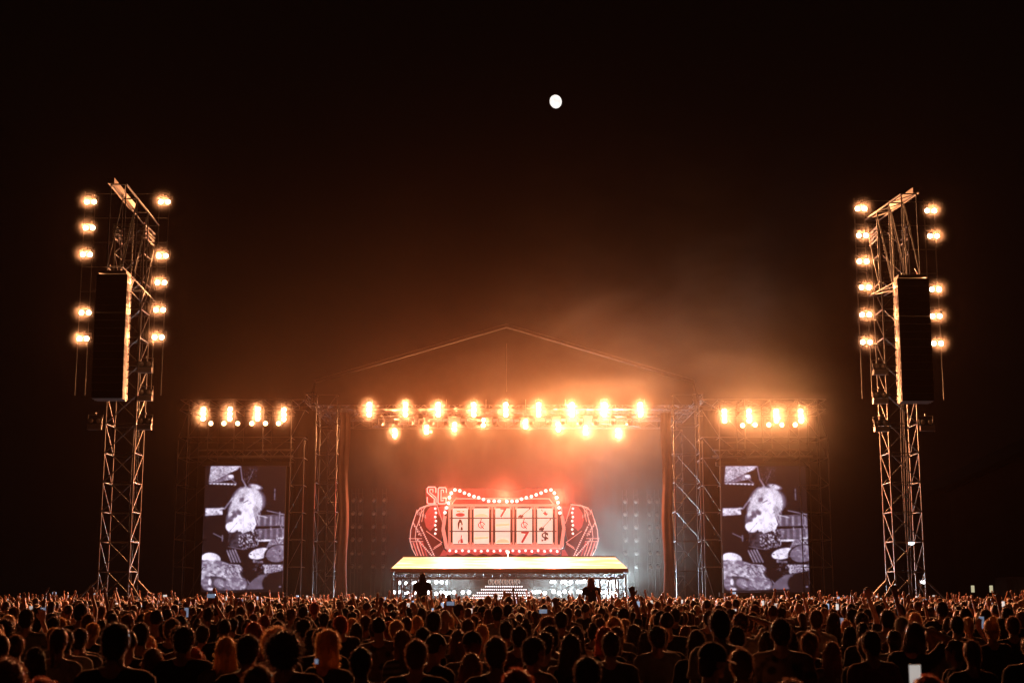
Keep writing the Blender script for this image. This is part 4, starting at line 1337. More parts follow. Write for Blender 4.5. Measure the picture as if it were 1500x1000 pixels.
def body_mesh(pose):
    mb = MB()
    # head, jaw, features
    mb.ball((0, .0, 1.645), 1, 24, 16, rx=(.074, .092, .105)); mb.ball((0, .028, 1.590), 1, 20, 12, rx=(.056, .066, .062))
    mb.ball((0, .092, 1.628), 1, 10, 8, rx=(.014, .024, .026)); mb.ball((0, .086, 1.66), 1, 12, 8, rx=(.050, .016, .012))
    mb.ball((0, .088, 1.582), 1, 10, 6, rx=(.024, .012, .009)); mb.ball((0, .076, 1.548), 1, 10, 8, rx=(.022, .020, .018))
    for s in (-1, 1):
        mb.ball((.079 * s, -.008, 1.628), 1, 10, 8, rx=(.010, .020, .034)); mb.ball((.030 * s, .082, 1.648), 1, 8, 6, rx=(.015, .010, .009))
    # neck, torso
    cap(mb, (0, -.022, 1.42), (0, -.008, 1.57), .060, .054, 16)
    mb.ball((0, -.005, 1.26), 1, 20, 14, rx=(.165, .108, .20)); mb.ball((0, 0, 1.07), 1, 20, 12, rx=(.142, .10, .17)); mb.ball((0, -.005, .93), 1, 20, 12, rx=(.165, .115, .13))
    for s in (-1, 1):
        cap(mb, (.05 * s, -.02, 1.43), (.185 * s, -.012, 1.395), .058, .058)
        sh, el, wr, d, n = arm_pts(POSES[pose][0 if s > 0 else 1], s)
        cap(mb, sh, el, .050, .040); cap(mb, el, wr, .040, .027); hand(mb, wr, d, n, s)
    for L in legs(pose):
        cap(mb, L[0], L[1], .086, .058); cap(mb, L[1], L[2], .057, .040); cap(mb, L[2], L[3], .043, .038)
    return remesh(mb, .0082, 3, .22, 'body')


def shirt_mesh(pose, kind):
    mb = MB()
    e = .020
    mb.ball((0, -.005, 1.26), 1, 20, 14, rx=(.165 + e, .108 + e, .19)); mb.ball((0, 0, 1.09), 1, 20, 12, rx=(.150 + e, .105 + e, .19)); mb.ball((0, -.002, .97), 1, 20, 12, rx=(.166 + e, .118 + e, .12))
    if kind == 'dress': cap(mb, (0, 0, .95), (0, 0, .62), .19, .24, 20)
    for s in (-1, 1):
        sh, el, wr, d, n = arm_pts(POSES[pose][0 if s > 0 else 1], s)
        if kind == 'tank' or kind == 'dress':
            cap(mb, (.085 * s, -.02, 1.40), (.12 * s, -.016, 1.39), .058, .06)
        else:
            cap(mb, (.07 * s, -.02, 1.415), (.188 * s, -.012, 1.392), .064, .07)
            mb.tube(sh, sh.lerp(el, .72), .072, 14, r2=.066)
    me = remesh(mb, .013, 3, .5, 'shirt')
    n = len(me.vertices); co = np.empty(n * 3); me.vertices.foreach_get('co', co); co = co.reshape(-1, 3)
    no = np.empty(n * 3); me.vertices.foreach_get('normal', no); no = no.reshape(-1, 3)
    f = np.sin(co[:, 0] * 31 + co[:, 2] * 17) * np.sin(co[:, 2] * 23 + co[:, 1] * 19 + 1.3) * .006
    me.vertices.foreach_set('co', (co + no * f[:, None]).ravel()); me.update()
    return me


def trouser_mesh(pose):
    mb = MB()
    mb.ball((0, -.005, .93), 1, 20, 12, rx=(.172, .122, .13))
    for L in legs(pose):
        cap(mb, L[0], L[1], .096, .072); mb.tube(L[1], Vector(L[2]) + Vector((0, 0, .0)), .072, 14, r2=.060); mb.ball(L[1], .072, 12, 8)
    return remesh(mb, .018, 3, .5, 'trousers')


def hair_mesh(style, seed):
    r_ = np.random.default_rng(seed)
    mb = MB()
    zb = 1.56
    if style == 'buzz':
        mb.ball((0, -.012, 1.655), 1, 24, 16, rx=(.079, .094, .102))
    elif style == 'cap':
        mb.ball((0, -.020, 1.64), 1, 20, 14, rx=(.080, .09, .09)); mb.ball((0, -.05, 1.59), 1, 16, 10, rx=(.070, .05, .07))
    else:
        k = {'short': 0, 'long': .006, 'bob': .010, 'curly': .028, 'bun': .002, 'ponytail': .002}[style]
        mb.ball((0, -.016, 1.665), 1, 24, 16, rx=(.084 + k, .098 + k, .095 + k)); mb.ball((0, -.048, 1.605), 1, 18, 12, rx=(.076 + k, .060 + k, .085 + k * .6))
        if style == 'long':
            for s in (-1, -.5, 0, .5, 1):
                cap(mb, (.058 * s, -.055 + abs(s) * .02, 1.60), (.085 * s + r_.uniform(-.012, .012), -.105 + abs(s) * .03, 1.36 + r_.uniform(-.05, .03)), .045, .030, 12)
            for s in (-1, 1): cap(mb, (.078 * s, -.01, 1.64), (.092 * s, -.02, 1.46), .028, .026, 10)
            zb = 1.36
        if style == 'bob':
            for s in (-1, -.5, 0, .5, 1): cap(mb, (.066 * s, -.05 + abs(s) * .03, 1.62), (.082 * s, -.06 + abs(s) * .04, 1.50), .045, .040, 12)
            zb = 1.48
        if style == 'bun': mb.ball((0, -.075, 1.755), 1, 14, 10, rx=(.045, .045, .04))
        if style == 'ponytail':
            cap(mb, (0, -.10, 1.70), (0, -.155, 1.64), .026, .034); cap(mb, (0, -.155, 1.64), (.01, -.14, 1.42), .034, .016); zb = 1.44
        if style == 'curly':
            for i in range(60):
                v = Vector(r_.normal(size=3)).normalized()
                if v.y > .45 and v.z < .45: continue
                mb.ball(Vector((0, -.025, 1.655)) + Vector((v.x * .105, v.y * .115, v.z * .115)), r_.uniform(.018, .030), 8, 6)
    me = remesh(mb, .0095, 2, .45, 'hair')
    n = len(me.vertices); co = np.empty(n * 3); me.vertices.foreach_get('co', co); co = co.reshape(-1, 3)
    no = np.empty(n * 3); me.vertices.foreach_get('normal', no); no = no.reshape(-1, 3)
    g_ = np.sin(co[:, 0] * 190 + np.sin(co[:, 2] * 20) * 3) * .0022 + np.sin(co[:, 0] * 70 + co[:, 1] * 60 + seed) * .0025
    if style == 'buzz': g_ *= .15
    co2 = co + no * g_[:, None]
    # fine strands standing off the hair surface
    ns, L0, L1 = {'buzz': (900, .004, .009), 'short': (1100, .010, .028), 'long': (1300, .012, .040), 'bob': (1200, .012, .035), 'curly': (1500, .02, .055), 'bun': (900, .008, .030), 'ponytail': (900, .008, .028), 'cap': (300, .006, .015)}[style]
    idx = r_.integers(0, n, ns)
    p = co2[idx]; nn = no[idx]
    dirv = nn * r_.uniform(.25, 1.0, (ns, 1)) + np.array([0, -.15, -.45 if style != 'curly' else 0]) * r_.uniform(0, 1, (ns, 1)) + r_.normal(0, .35, (ns, 3))
    dirv /= np.linalg.norm(dirv, axis=1)[:, None]
    ln = r_.uniform(L0, L1, (ns, 1))
    sd = np.cross(dirv, r_.normal(size=(ns, 3))); sd /= np.linalg.norm(sd, axis=1)[:, None] + 1e-6
    wv = .0019
    mid = p + dirv * ln * .55 + np.array([0, 0, -.12]) * ln * .3
    tip = p + dirv * ln + np.array([0, 0, -.4]) * ln * .5
    V = np.concatenate([co2, p - sd * wv, p + sd * wv, mid - sd * wv, mid + sd * wv, tip])
    faces = [list(q.vertices) for q in me.polygons]
    for i in range(ns):
        a, b_, c, d, e = (n + i, n + ns + i, n + 2 * ns + i, n + 3 * ns + i, n + 4 * ns + i)
        faces.append((a, b_, d, c)); faces.append((c, d, e))
    m2 = bpy.data.meshes.new('hair')
    m2.from_pydata(V.tolist(), [], faces)
    m2.polygons.foreach_set('use_smooth', [True] * len(faces))
    m2.update()
    bpy.data.meshes.remove(me)
    return m2


def cap_mesh():
    mb = MB()
    rows = []
    for i in range(9):
        ph = math.pi / 2 * i / 8
        rows.append([Vector((.092 * math.sin(ph + .001) * math.cos(t), -.006 + .108 * math.sin(ph + .001) * math.sin(t), 1.668 + .10 * math.cos(ph))) for t in np.linspace(0, 2 * math.pi, 29)])
    mb.grid(rows)
    mb.tube((0, -.006, 1.640), (0, -.006, 1.670), .094, 28, r2=.094, caps=False)
    br_ = []
    for v in np.linspace(0, 1, 5): br_.append([Vector((.075 * math.sin(a) * (1 + .1 * v), .085 + .09 * v * math.cos(a * .8), 1.662 - .018 * v - .012 * abs(math.sin(a)))) for a in np.linspace(-1.3, 1.3, 13)])
    mb.grid(br_); mb.grid([[p - Vector((0, 0, .004)) for p in r_[::-1]] for r_ in br_])
    mb.ball((0, -.006, 1.77), .008, 8, 5)
    me = mb.mesh('cap', CAPM); 
    me.transform(Matrix.Scale(1.0, 4))
    return me

_mesh = {}
def get(key, fn, *a):
    if key not in _mesh: _mesh[key] = fn(*a)
    return _mesh[key]


def slot(o, m):
    if not o.data.materials: o.data.materials.append(m)
    o.material_slots[0].link = 'OBJECT'
    o.material_slots[0].material = m

PHONE = None
def phone_thing(loc, rz, label, lit=None, landscape=False, tilt=0):
    root = empty('phone', loc, rz); tag(root, label, 'phone')
    b = MB(); sx, sz = (.15, .074) if landscape else (.074, .15)
    b.box((0, 0, 0), (sx, .008, sz)); b.box((sx * .3, .006, sz * .35), (.02, .005, .02)); o = b.build('case', M['phone'], None); o.parent = root
    b = MB(); b.box((0, -.006, 0), (sx * .92, .003, sz * .94)); o = b.build('screen', lit or M['screen_lit'], None); o.parent = root
    return root


def make_person(x, y, h, hair, hcol, top, pose, rz=0, skin=0, wide=1.0, trou=1, lean=0, z=0, label=None, group='people in the crowd'):
    root = empty('person', (x, y, z), rz)
    s = h / 1.757
    root.scale = (s * wide, s * wide, s)
    root.rotation_euler = (lean, 0, rz)
    tag(root, label, 'person', group)
    def part(name, me, m):
        o = bpy.data.objects.new(name, me); col.objects.link(o); o.parent = root; slot(o, m); return o
    part('body', get(('body', pose), body_mesh, pose), SKIN[skin])
    kind = {'t': 'tank', 'd': 'dress'}.get(top, 'tee')
    part('dress' if kind == 'dress' else 'tank_top' if kind == 'tank' else 'shirt', get(('shirt', pose, kind), shirt_mesh, pose, kind), TOPS[top][1])
    if kind != 'dress': part('trousers', get(('trou', pose == 'ride'), trouser_mesh, pose), TROUSERS[trou])
    if hair != 'bald':
        part('hair', get(('hair', hair), hair_mesh, hair, len(hair) * 7), HAIR[hcol])
    if hair == 'cap': part('cap', get('cap', cap_mesh), CAPM)
    return root

# (photo x, top of head y, head width, hair, colour, top, pose, turn, lean)
NEAR = [
 (24,930,26,'short','brown','k','stand',10), (86,920,28,'ponytail','brown','w','stand',-8), (116,920,24,'short','dark','g','stand',0), (177,912,38,'short','dark','k','stand',-6), (216,930,26,'long','blonde','k','stand',0),
 (225,948,30,'long','brown','k','stand',4), (277,917,29,'short','dark','k','relaxed',-8), (302,948,28,'long','red','r','stand',0), (338,933,32,'long','blonde','g','stand',12), (372,928,34,'short','dark','k','stand',-4),
 (245,905,22,'short','brown','k','stand',0), (208,910,24,'short','dark','n','stand',12), (130,912,20,'short','blonde','k','stand',-20), (145,907,18,'ponytail','dark','k','stand',0), (10,910,27,'curly','dark','k','stand',0),
 (44,891,20,'short','dark','g','filming',0), (95,897,24,'long','dark','k','stand',-16), (119,883,18,'short','dark','k','stand',0), (166,879,20,'long','dark','k','stand',0), (186,899,19,'short','brown','k','stand',0),
 (174,897,15,'buzz','dark','k','stand',0), (207,898,16,'short','dark','k','stand',0), (265,910,17,'bob','brown','g','stand',0), (302,915,17,'short','dark','k','stand',0), (328,906,19,'buzz','dark','k','stand',0), (341,904,16,'short','dark','n','stand',0),
 (354,900,17,'long','dark','k','stand',0), (304,889,15,'short','dark','k','filming_high',0), (344,887,14,'short','brown','k','stand',0), (2,972,28,'curly','brown','k','stand',0), (78,994,30,'short','red','k','stand',0),
 (436,928,46,'curly','dark','r','stand',0), (489,922,36,'bob','blonde','k','stand',-34), (398,910,28,'long','red','k','stand',0), (422,908,19,'short','dark','k','stand',0), (393,928,20,'short','brown','g','stand',0), (444,903,18,'short','dark','k','stand',0),
 (457,908,17,'ponytail','dark','k','stand',0), (472,897,15,'short','dark','k','stand',0), (483,898,13,'bob','blonde','w','stand',0), (517,912,20,'long','dark','k','stand',0), (541,909,18,'short','dark','k','stand',4), (569,902,20,'buzz','dark','f','relaxed',0),
 (610,936,33,'short','brown','k','stand',0), (622,918,24,'short','dark','k','stand',0), (641,916,18,'long','blonde','k','stand',8), (612,902,18,'bob','blonde','g','stand',0), (685,905,19,'short','brown','w','stand',0), (717,892,24,'long','brown','f','stand',0),
 (737,932,34,'short','brown','r','stand',0), (743,909,20,'short','dark','g','stand',0), (555,905,16,'short','dark','k','stand',0), (651,892,15,'bald','dark','k','stand',0), (590,889,18,'long','dark','n','stand',0), (505,890,13,'short','dark','k','stand',0),
 (617,889,18,'bob','dark','k','stand',0), (547,892,15,'curly','dark','k','stand',0), (378,975,30,'short','brown','k','stand',0),
 (792,930,25,'long','dark','t','stand',0), (852,916,24,'long','dark','d','stand',0), (887,925,28,'short','dark','k','stand',0), (901,904,24,'long','blonde','g','stand',-6), (947,927,20,'bob','dark','w','stand',-14), (973,917,23,'short','brown','k','stand',0),
 (1050,893,29,'short','dark','w','relaxed',18), (1016,941,45,'cap','dark','w','stand',-60), (1073,908,19,'short','dark','k','stand',0), (1085,901,18,'short','brown','s','stand',0), (982,895,19,'buzz','dark','k','stand',0), (910,890,17,'short','dark','k','one_up',0),
 (927,896,15,'short','dark','n','stand',0), (873,905,19,'bob','brown','k','stand',0), (831,895,18,'short','dark','k','stand',0), (796,910,15,'bun','dark','s','filming_high',0), (815,903,16,'short','brown','g','stand',0), (757,905,20,'long','dark','k','stand',0),
 (1122,925,26,'long','dark','f','stand',0), (961,901,15,'long','brown','g','stand',0), (1027,893,17,'short','dark','g','stand',0), (1105,896,16,'short','brown','w','stand',0), (872,885,18,'bob','brown','k','stand',0), (765,980,30,'short','red','r','stand',0),
 (1140,906,28,'short','dark','f','stand',0), (1186,926,25,'short','brown','k','relaxed',-16), (1180,892,19,'short','brown','w','stand',0), (1215,897,19,'long','dark','k','stand',0), (1259,896,19,'short','dark','k','one_up',0), (1315,911,29,'bob','dark','k','bent_phone',-28),
 (1339,897,20,'long','blonde','w','stand',0), (1396,902,20,'short','dark','k','stand',0), (1383,904,18,'long','dark','g','stand',0), (1455,905,32,'bun','blonde','k','filming',14), (1372,880,16,'short','dark','k','stand',0), (1357,986,28,'short','red','k','stand',0),
 (1156,994,30,'short','brown','k','stand',0), (1302,895,16,'curly','dark','k','stand',0), (1492,895,19,'bob','brown','g','stand',0), (1474,889,17,'short','dark','k','stand',0), (1239,908,18,'bob','blonde','k','stand',0), (1435,892,16,'short','dark','k','cheer',0), (1415,889,16,'buzz','dark','n','stand',0), (1330,884,15,'short','dark','k','stand',0), (1498,930,27,'short','dark','k','stand',0), (1208,940,22,'long','brown','g','stand',0), (1276,930,24,'short','dark','k','stand',0), (1405,940,24,'long','dark','k','stand',0), (60,948,22,'bob','dark','k','stand',0), (540,948,26,'short','dark','k','stand',0), (672,955,26,'long','brown','k','stand',0), (850,962,26,'short','dark','k','stand',0), (1085,950,26,'short','brown','c','stand',0)]

people = []          # dicts, labelled once all are placed
taken = []
for e in NEAR:
    x, yt, wd, hair, hc, top, pose, rz = e
    if pose == 'bent_phone': pose = 'hand_on_head'
    wh = {'long': .20, 'bob': .205, 'curly': .245, 'buzz': .165, 'bald': .155, 'cap': .21}.get(hair, .182)
    d = F * wh / wd
    hmin, hmax = (1.56, 1.76) if hair in ('long', 'bob', 'bun', 'ponytail') else (1.64, 1.93)
    for _ in range(60):
        h = at(x, yt, d).z
        if h > hmax: d *= 1.012
        elif h < hmin: d *= .988
        else: break
    h = min(max(at(x, yt, d).z, 1.45), 2.0)
    p = at(x, 868, d)
    taken.append((p.x, d))
    people.append(dict(px=x, x=p.x, y=d, h=h, hair=hair, hc=hc, top=top, pose=pose, rz=R(rz), near=True))

# riders on shoulders, their bearers
riders = []
for (x, yt, hc, top) in ((619, 839, 'dark', 'k'), (866, 846, 'brown', 'k')):
    Y = 46.0
    ztop = at(x, yt, Y).z
    px_ = at(x, 868, Y).x
    riders.append((px_, Y, ztop, hc, top))

# the rest of the nearer crowd, spread at random with elbow room
tries = 0
while len(people) < 292 and tries < 60000:
    tries += 1
    y = 12.0 + (31.0 - 12.0) * rng.random() ** .75
    px = rng.uniform(-20, 1520)
    x = (px - 750) / F * y / math.cos(PITCH)
    x = at(px, 868, y).x
    if any((x - a) ** 2 + ((y - b_) * .8) ** 2 < (.52 if y < 18 else .44) ** 2 for a, b_ in taken): continue
    long_ = rng.random() < .42
    hair = rng.choice(['long', 'long', 'bob', 'ponytail', 'bun']) if long_ else rng.choice(['short', 'short', 'short', 'buzz', 'curly', 'cap', 'bald'], p=[.28, .25, .2, .12, .06, .05, .04])
    h = rng.uniform(1.56, 1.72) if long_ else rng.uniform(1.66, 1.86)
    if y < 17: h = min(h, 1.70)
    pose = rng.choice(['stand', 'stand', 'relaxed', 'folded', 'hips', 'one_up', 'both_up', 'filming', 'filming_high', 'cheer', 'hand_on_head'], p=[.38, .23, .1, .08, .06, .04, .02, .03, .02, .02, .02])
    if y < 19 and pose in ('one_up', 'both_up', 'filming_high', 'cheer', 'filming'): pose = 'stand'
    taken.append((x, y))
    people.append(dict(px=px, x=x, y=y, h=h, hair=str(hair), hc=str(rng.choice(['dark', 'dark', 'brown', 'brown', 'blonde', 'red', 'grey'], p=[.3, .2, .2, .12, .1, .05, .03])), top=str(rng.choice(list('kkkgwrnfcst'))), pose=str(pose), rz=R(rng.normal(0, 24)), near=False))

LAND = [(75, 'at the left edge'), (143, 'left of the left light tower'), (205, 'below the left light tower'), (290, 'between left tower and left screen'), (355, 'below the left screen, left half'), (420, 'below the left screen, right half'), (490, 'below the left stage tower'),
        (570, 'left of the glowing platform'), (630, 'below the platform, left end'), (690, 'below the two left reels'), (740, 'below the middle reel'), (800, 'below the two right reels'), (870, 'below the platform, right half'), (930, 'below the platform, right end'), (985, 'right of the glowing platform'),
        (1055, 'below the right stage tower'), (1120, 'below the right screen, left half'), (1185, 'below the right screen, right half'), (1290, 'between right screen and right tower'), (1360, 'below the right light tower'), (1430, 'right of the right light tower'), (9999, 'at the right edge')]
HTXT = {'short': 'short-haired', 'buzz': 'crop-haired', 'long': 'long-haired', 'bob': 'bob-haired', 'curly': 'curly-haired', 'bun': 'bun-haired', 'ponytail': 'ponytailed', 'cap': 'capped', 'bald': 'bald'}
NTH = ['nearest'] + [o + ' nearest' for o in ORD[1:]] + [o + ' nearest' for o in ('thirteenth', 'fourteenth', 'fifteenth', 'sixteenth', 'seventeenth', 'eighteenth', 'nineteenth', 'twentieth', 'twenty-first', 'twenty-second', 'twenty-third', 'twenty-fourth', 'twenty-fifth', 'twenty-sixth', 'twenty-seventh', 'twenty-eighth', 'twenty-ninth', 'thirtieth')]
bins = {}
for p in people:
    p['bin'] = next(t for e, t in LAND if p['px'] < e)
    bins.setdefault(p['bin'], []).append(p)
for t, L in bins.items():
    L.sort(key=lambda p: p['y'])
    for k, p in enumerate(L):
        hcw = {'dark': 'dark', 'brown': 'brown', 'blonde': 'blonde', 'red': 'reddish', 'grey': 'grey'}[p['hc']]
        look = HTXT[p['hair']] + ' person' if p['hair'] in ('bald', 'cap') else f'{hcw} {HTXT[p["hair"]]} person'
        lab = f'{look} in {TOPS[p["top"]][0]}, {NTH[min(k, len(NTH) - 1)]} to the camera {t}'
        short = f'{look} in {TOPS[p["top"]][0]}{POSE_TXT[p["pose"]]}, {NTH[min(k, len(NTH) - 1)]} {t}'
        p['label'] = short if len(short.split()) <= 16 else lab
        if len(p['label'].split()) > 16: p['label'] = f'{look} in {TOPS[p["top"]][0]}, {NTH[min(k, len(NTH) - 1)]} {t}'
nph = 0
for i, p in enumerate(people):
    fem = p['hair'] in ('long', 'bob', 'bun', 'ponytail')
    o = make_person(p['x'], p['y'], p['h'], p['hair'], p['hc'], p['top'], p['pose'], p['rz'], int(rng.choice([0, 0, 1, 2], p=[.4, .25, .3, .05])), (.93 if fem else 1.02) * rng.uniform(.96, 1.05), int(rng.integers(0, 3)), R(rng.normal(0, 2.5)), label=p['label'])
    o.rotation_euler.y = R(rng.normal(0, 2.2))
    if p['pose'] in ('filming', 'filming_high'):
        s = p['h'] / 1.757
        off = Vector((.055, .375, 1.70)) if p['pose'] == 'filming' else Vector((0, .30, 1.95))
        off = Matrix.Rotation(p['rz'], 3, 'Z') @ (off * s)
        nph += 1
        phone_thing((p['x'] + off.x, p['y'] + off.y, off.z), p['rz'], f'lit phone held by the {p["label"].split(" person")[0].split()[-1]} person {p["label"].split(", ", 1)[1].replace(" to the camera", "")}', M['screen_lit'] if i % 2 else M['screen_white'], landscape=p['pose'] == 'filming_high')
o = phone_thing(at(1340, 992, 8.2), R(10), 'bright phone glowing at the bottom edge below the right light tower', M['screen_white'])
o = phone_thing(at(464, 968, 8.9), R(-10), 'phone with a small glow beside the large curly head at the bottom', M['screen_lit'], landscape=False)
o.scale = (.32, 1, .2)
for i, (x_, Y, zt, hc, top) in enumerate(riders):
    side = 'left' if i == 0 else 'right'
    make_person(x_, Y - .02, 1.80, 'short', 'dark', 'k', 'carry', 0, label=f'person carrying a rider on the shoulders before the platform legs on the {side}', group='bearers in the crowd')
    make_person(x_, Y - .06, 1.68, 'long', hc, top, 'ride', 0, z=zt - 1.68, wide=1.08, label=f'long-haired person riding on shoulders before the platform legs on the {side}', group='riders on shoulders')

# cardboard sign held up in the crowd
root = empty('cardboard_sign', at(743, 872, 44)); tag(root, 'small plain orange cardboard sign held up before the dotted drum riser', 'sign')
p = root.location
b = MB(); b.box((p.x, p.y, p.z), (.24, .012, .19)); b.build('card', M['card'], root)
b = MB(); b.tube((p.x, p.y + .02, p.z - .45), (p.x, p.y + .02, p.z - .05), .012); b.build('stick', M['card'], root)

# ------------------------------------------------------------------ the far crowd, one mass
def lod(pose, female):
    mb = MB()
    parts = []
    def mark(k): parts.extend([k] * (len(mb.v) - len(parts)))
    mb.ball((0, .01, 1.635), 1, 8, 6, rx=(.076, .092, .115)); mb.tube((0, -.02, 1.42), (0, -.01, 1.56), .056, 6, caps=False); mark(0)
    mb.ball((0, -.018, 1.66), 1, 9, 6, rx=(.088, .102, .10))
    if female: mb.tube((0, -.05, 1.66), (0, -.09, 1.38), .085, 7, r2=.075)
    r_ = np.random.default_rng(len(mb.v) + female)
    for k in range(26):      # stray strands
        v = Vector(r_.normal(size=3)).normalized()
        if v.y > .5: v.y = -v.y
        a = Vector((v.x * .085, -.018 + v.y * .10, 1.66 + v.z * .098)); t = Vector(r_.normal(size=3)) * .012
        mb.add([a - Vector((.003, 0, 0)), a + Vector((.003, 0, 0)), a + v * .03 + t], ((0, 1, 2),))
    mark(1)
    mb.ball((0, 0, 1.22), 1, 8, 6, rx=(.19, .125, .25)); mb.tube((0, 0, 1.25), (0, 0, .88), .175, 8, r2=.165, caps=False)
    mb.tube((-.20, -.01, 1.40), (.20, -.01, 1.40), .068, 6)
    mark(2)
    for s in (-1, 1):
        sh, el, wr, d, n = arm_pts(POSES[pose][0 if s > 0 else 1], s)
        mb.tube(sh, sh.lerp(el, .6), .066, 6, r2=.06); mark(2)
        mb.tube(sh.lerp(el, .5), el, .045, 5, r2=.042, caps=False); mb.tube(el, wr, .042, 5, r2=.03, caps=False)
        mb.ball(wr + d.normalized() * .06, 1, 6, 4, rx=(.04, .03, .06)); mark(0)
    for L in legs(pose): mb.tube(L[0], L[1], .09, 5, r2=.07, caps=False); mb.tube(L[1], L[2], .07, 5, r2=.055)
    mark(3)
    hold = None
    if 'filming' in pose:
        c = Vector((.03, .36, 1.74)) if pose == 'filming' else Vector((0, .28, 1.97))
        mb.box(c, (.13, .01, .065) if pose != 'filming' else (.065, .01, .13)); mark(4)
    v = np.array([tuple(a) for a in mb.v], dtype=np.float32)
    tris = []
    for f in mb.f:
        for k in range(1, len(f) - 1): tris.append((f[0], f[k], f[k + 1]))
    return v, np.array(tris, dtype=np.int32), np.array(parts)

lp = ['stand', 'relaxed', 'one_up', 'both_up', 'filming', 'filming_high', 'cheer']
LODS = {(p, f): lod(p, f) for p in lp for f in (0, 1)}
pts = []
for y in np.arange(26, 78.5, .74):
    half = (830 / F) * y / math.cos(PITCH) + 1.5
    for x in np.arange(-half, half, .66):
        xx_, yy_ = x + rng.uniform(-.24, .24), y + rng.uniform(-.28, .28)
        if yy_ > 72.6 and abs(xx_ - (fl.x + fr.x) / 2) < 7.2: continue
        if yy_ > 77.5: continue
        if YTW - .6 < yy_ < YTW + 2.2 and min(abs(xx_ - at(166, 868, YTW).x), abs(xx_ - at(1334, 868, YTW).x)) < 1.3: continue
        if yy_ < 31.5 and any((xx_ - a) ** 2 + (yy_ - b_) ** 2 < .45 ** 2 for a, b_ in taken): continue
        if yy_ < 31.0 and rng.random() < (31 - yy_) / 4.2: continue
        if any((xx_ - r_[0]) ** 2 + (yy_ - r_[1]) ** 2 < .5 ** 2 for r_ in riders): continue
        if rng.random() < .12: continue
        pts.append((xx_, yy_))
cloths = np.array([(.018, .017, .018), (.02, .02, .02), (.03, .03, .05), (.15, .14, .14), (.34, .27, .23), (.16, .03, .03), (.08, .045, .035), (.23, .14, .10)])
skins = np.array([(.46, .23, .15), (.36, .17, .10), (.20, .09, .055)])
hairs = np.array([(.045, .022, .015), (.12, .05, .026), (.34, .19, .09)])
V, T, C, MI = [], [], [], []
off = 0
for (x, y) in pts:
    f = int(rng.random() < .42)
    pr = np.array([.62, .24, .05, .025, .03, .01, .025])
    pose = lp[rng.choice(7, p=pr)]
    v, t, pk_ = LODS[(pose, f)]
    s = rng.normal(1.65, .06) / 1.757 if f else rng.normal(1.76, .075) / 1.757
    a = rng.normal(0, .45); ca, sa = math.cos(a), math.sin(a)
    v2 = np.empty_like(v)
    v2[:, 0] = (v[:, 0] * ca - v[:, 1] * sa) * s + x; v2[:, 1] = (v[:, 0] * sa + v[:, 1] * ca) * s + y; v2[:, 2] = v[:, 2] * s
    pal = np.stack([skins[rng.choice(3, p=[.55, .35, .1])], hairs[rng.choice(3, p=[.55, .3, .15])], cloths[rng.integers(0, 8)], cloths[rng.integers(0, 4)], np.array([.8, .72, .66]) if rng.random() < .65 else np.array([.35, .45, .62])])
    C.append(pal[pk_]); V.append(v2); T.append(t + off); MI.append((pk_[t[:, 0]] == 4).astype(np.int32)); off += len(v)
V, T, C, MI = np.concatenate(V), np.concatenate(T), np.concatenate(C), np.concatenate(MI)
me = bpy.data.meshes.new('far_crowd')
me.vertices.add(len(V)); me.vertices.foreach_set('co', V.ravel())
me.loops.add(len(T) * 3); me.loops.foreach_set('vertex_index', T.ravel())
me.polygons.add(len(T)); me.polygons.foreach_set('loop_start', np.arange(0, len(T) * 3, 3, dtype=np.int32))
me.polygons.foreach_set('use_smooth', np.ones(len(T), bool))
cm = mat('crowd_clothes_skin_and_hair', (.1, .1, .1), .5, sheen=.15)
pmx = mat('crowd_phone_screens', (.2, .2, .2), .3, emis=(1, 1, 1), estr=.9)
for m_, inp in ((cm, 'Base Color'), (pmx, 'Emission Color')):
    n_ = m_.node_tree.nodes.new('ShaderNodeVertexColor'); n_.layer_name = 'tint'
    m_.node_tree.links.new(n_.outputs[0], m_.node_tree.nodes['Principled BSDF'].inputs[inp])
me.materials.append(cm); me.materials.append(pmx)
me.polygons.foreach_set('material_index', MI)
ca_ = me.color_attributes.new('tint', 'FLOAT_COLOR', 'POINT')
ca_.data.foreach_set('color', np.concatenate([C, np.ones((len(C), 1))], 1).astype(np.float32).ravel())
me.update(); me.validate()
o = bpy.data.objects.new('crowd', me); col.objects.link(o)
tag(o, 'dense far crowd reaching up to the stage', 'crowd', kind='stuff')
print('crowd', len(pts), 'people', len(people))

# ================================================================== AIR: even haze, drifting stage smoke
def vol_mat(name, colr, dens, aniso):
    m = bpy.data.materials.new(name); m.use_nodes = True
    nt = m.node_tree; nt.nodes.clear()
    out = nt.nodes.new('ShaderNodeOutputMaterial'); pv = nt.nodes.new('ShaderNodeVolumePrincipled')
    pv.inputs['Color'].default_value = (*colr, 1); pv.inputs['Density'].default_value = dens; pv.inputs['Anisotropy'].default_value = aniso
    nt.links.new(pv.outputs[0], out.inputs['Volume'])
    return m, nt, pv

b = MB(); b.box((0, 60, 17.5), (170, 180, 37))
o = b.build('haze', vol_mat('thin_night_haze', (1, .60, .42), .00002, .70)[0]); tag(o, kind='stuff')

